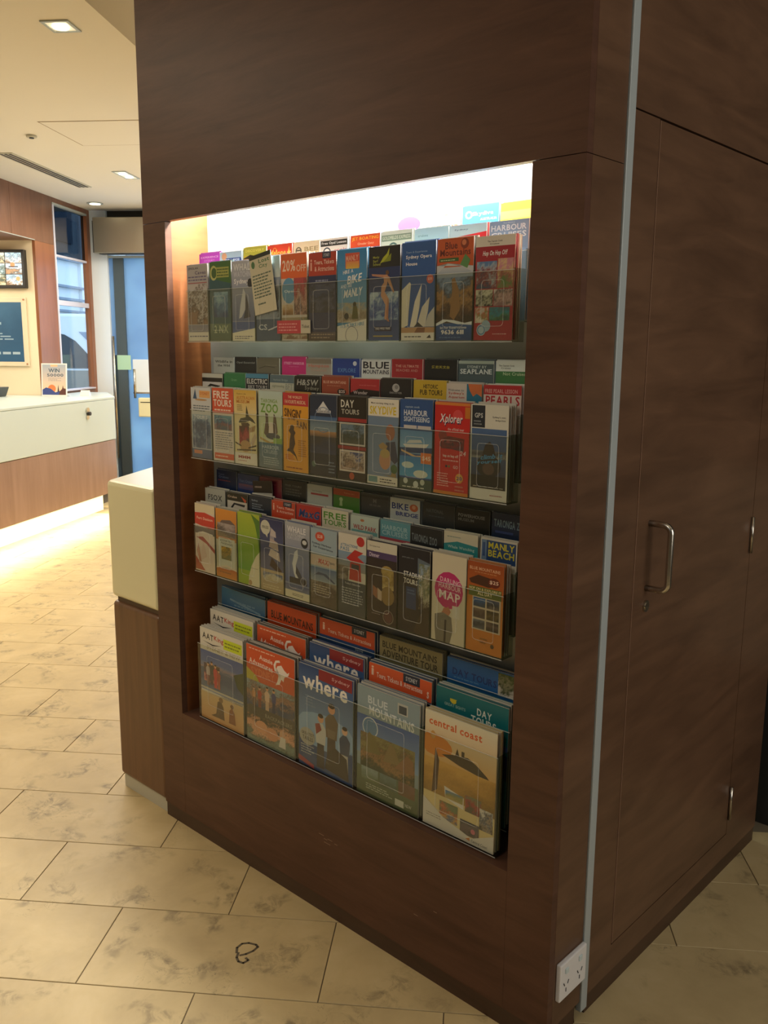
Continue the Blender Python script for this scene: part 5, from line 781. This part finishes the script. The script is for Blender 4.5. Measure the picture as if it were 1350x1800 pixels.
for tier, designs in enumerate((R4F, R4M, R4B)):
    for i, (desc, ops) in enumerate(designs):
        P5 = .2233; W, H = .207, .286; z0 = ROWZ[3]+RISE[3][tier]; x = X0+P5*(i+.5); y = .0238+.04*tier
        r = empty('magazine', (x, y, z0+.0035)); r.rotation_euler = (rng.uniform(-.01, -.002), (0.02 if (tier == 2 and i == 0) else rng.uniform(-.004, .004)), 0)
        tag(r, '%s, %s tier, bottom row, %s from left' % (desc, TIER[tier], ORD[i] if i < 4 else 'last'), 'magazine', 'magazines in the bottom row')
        a = art_object('cover', W, H, ops, r, step=.00005); a.location = (0, -.0001, 0)
        pages_obj('pages', W, H, .0032, PAPER, r)
        n = 5 if tier < 2 else 3; yy = y+.0052
        for k in range(n):
            if i == 4 and tier == 0 and k > 3: break
            s_ = pages_obj('magazine', W, H, .0030, PAPER if k % 2 else ink(ops[0][5])); s_.location = (x+rng.uniform(-.002, .002), yy, z0+.0035+rng.uniform(0, .005)); s_.rotation_euler = (-.006, rng.uniform(-.003, .003), 0); yy += .0052
            tag(s_, '%s copy in the pile behind the %s magazine, %s tier, bottom row' % (ORD[k], ['skyline', 'kangaroo', 'waiters', 'mountain', 'coast'][i] if tier == 0 else ['yellow box', 'small kangaroo', 'blue where', 'orange ticket', 'teal'][i] if tier == 1 else ['bent blue', 'plain orange', 'back ticket', 'khaki', 'leafy blue'][i], TIER[tier]), 'magazine', 'magazine copies piled behind the front ones')
# two loose cards and a sticker
fl_ = empty('flyer', (-.928, .0195, 1.592)); fl_.rotation_euler = (0, math.radians(-9), 0)
tag(fl_, 'cream card with green heading tilted over a grey blue leaflet, top row', 'flyer')
a_ = art_object('cover', .088, .150, base('cfcab0', ('R', 0, .93, 1, 1, '243028'), ('T', 'Lost', .42, .84, .9, .91, '4c7c54'), ('T', 'City', .42, .74, .8, .82, '4c7c54'), ('C', .16, .84, .08, '4c7850', 1.3), ('L', .08, .26, .92, .68, 8, '5c7060'), ('L', .2, .14, .6, .2, 1, '5c7060')), fl_); a_.location = (0, -.0001, 0)
pages_obj('pages', .088, .150, .0006, PAPER, fl_)
fl_ = empty('flyer', (-1.045, .0965, 1.06)); fl_.rotation_euler = (0, math.radians(-5), 0)
tag(fl_, 'black and white car card leaning before the crimson leaflet, third row', 'flyer')
a_ = art_object('cover', .085, .075, base('241c18', ('R', .02, .05, .98, .55, 'b8b8b0'), ('P', '.15,.15 .4,.48 .9,.4 .8,.25 .45,.36 .3,.12', '28282c'), ('L', .1, .7, .6, .85, 1, 'a89890')), fl_); a_.location = (0, -.0001, 0)
pages_obj('pages', .085, .075, .0006, PAPER, fl_)
sk = empty('holder_sticker', (-.822, .0192, 1.539)); tag(sk, 'red and white strip sticker on the clear front of the top row', 'sticker')
a_ = art_object('print', .125, .032, [('R', 0, 0, .72, 1, 'c04850'), ('R', .72, 0, 1, 1, 'c8c4b0'), ('L', .05, .15, .66, .85, 3, 'e09898'), ('T', 'Ticket', .75, .4, .97, .65, '4c4c40')], sk); a_.location = (0, -.0002, 0)
MB().box(-.0625, .0625, 0, .0004, 0, .032).build('label', PAPER, sk)
# clear stepped holders, one per column of three pockets
def rounded(u0, u1, v0, v1, r, n=4):
    pts = []
    for cx, cz, s in ((u1-r, v1-r, 0), (u0+r, v1-r, 1), (u0+r, v0+r, 2), (u1-r, v0+r, 3)):
        for k in range(n+1): t = (s+k/n)*math.pi/2; pts.append((cx+r*math.cos(t), cz+r*math.sin(t)))
    return pts
def holder(x, w, zr, rises, ph, label, group):
    e = empty('brochure_holder', (x, .02, zr)); tag(e, label, 'holder', group)
    for t in range(3):
        y = .04*t; z = rises[t]
        MB().box(-w/2, w/2, y, y+.0016, z, z+ph).build('front_panel', ACRYL, e)
        MB().box(-w/2, w/2, y+.0018, y+.0382, z, z+.0018).build('pocket_base', ACRYL_E, e)
        ed = MB().box(-w/2, w/2, y-.0001, y+.0017, z+ph, z+ph+.0012); ed.build('polished_edge', ACRYL_L, e); MB().box(-w/2, w/2, y-.0008, y-.0001, z-.0006, z+.0012).build('lower_lip', ACRYL_L, e)
        if t == 0:
            o_, i_ = rounded(-w*.29, w*.27, ph*.22, ph*.88, .008), rounded(-w*.29+.0012, w*.27-.0012, ph*.22+.0012, ph*.88-.0012, .007)
            mb = MB(); n = len(o_)
            mb.add([(p[0], -.0009, p[1]) for p in o_]+[(p[0], -.0009, p[1]) for p in i_]+[(p[0], -.0001, p[1]) for p in o_]+[(p[0], -.0001, p[1]) for p in i_],
                   [(k, (k+1) % n, n+(k+1) % n, n+k) for k in range(n)]+[(2*n+k, 3*n+k, 3*n+(k+1) % n, 2*n+(k+1) % n) for k in range(n)]+[(k, 2*n+k, 2*n+(k+1) % n, (k+1) % n) for k in range(n)]+[(n+k, n+(k+1) % n, 3*n+(k+1) % n, 3*n+k) for k in range(n)])
            mb.build('embossed_window', ACRYL_W, e)
    for sx in (-w/2, w/2-.0012):
        mb = MB(); top = ph+.004
        pts = [(0, 0), (.04, 0), (.04, rises[1]), (.08, rises[1]), (.08, rises[2]), (.12, rises[2]), (.12, rises[2]+top), (.08, rises[2]+top), (.08, rises[1]+top), (.04, rises[1]+top), (.04, top), (0, top)]
        n = len(pts); mb.add([(sx, p[0]+.0002, p[1]) for p in pts]+[(sx+.0012, p[0]+.0002, p[1]) for p in pts], [tuple(range(n)), tuple(range(n, 2*n))[::-1]]+[(k, n+k, n+(k+1) % n, (k+1) % n) for k in range(n)])
        mb.build('side_panel', ACRYL if sx < 0 else ACRYL_E, e)
    return e
for row in range(3):
    for i in range(11):
        holder(X0+PITCH*(i+.5), PITCH-.0008, ROWZ[row], RISE[row], .140, 'clear acrylic three-step leaflet holder, %s row, %s from left' % (ROWN[row], ORD[i]), 'clear leaflet holders')
for i in range(5):
    holder(X0+.2233*(i+.5), .2225, ROWZ[3], RISE[3], .236, 'wide clear acrylic magazine holder, bottom row, %s from left' % (ORD[i] if i < 4 else 'last'), 'clear magazine holders')
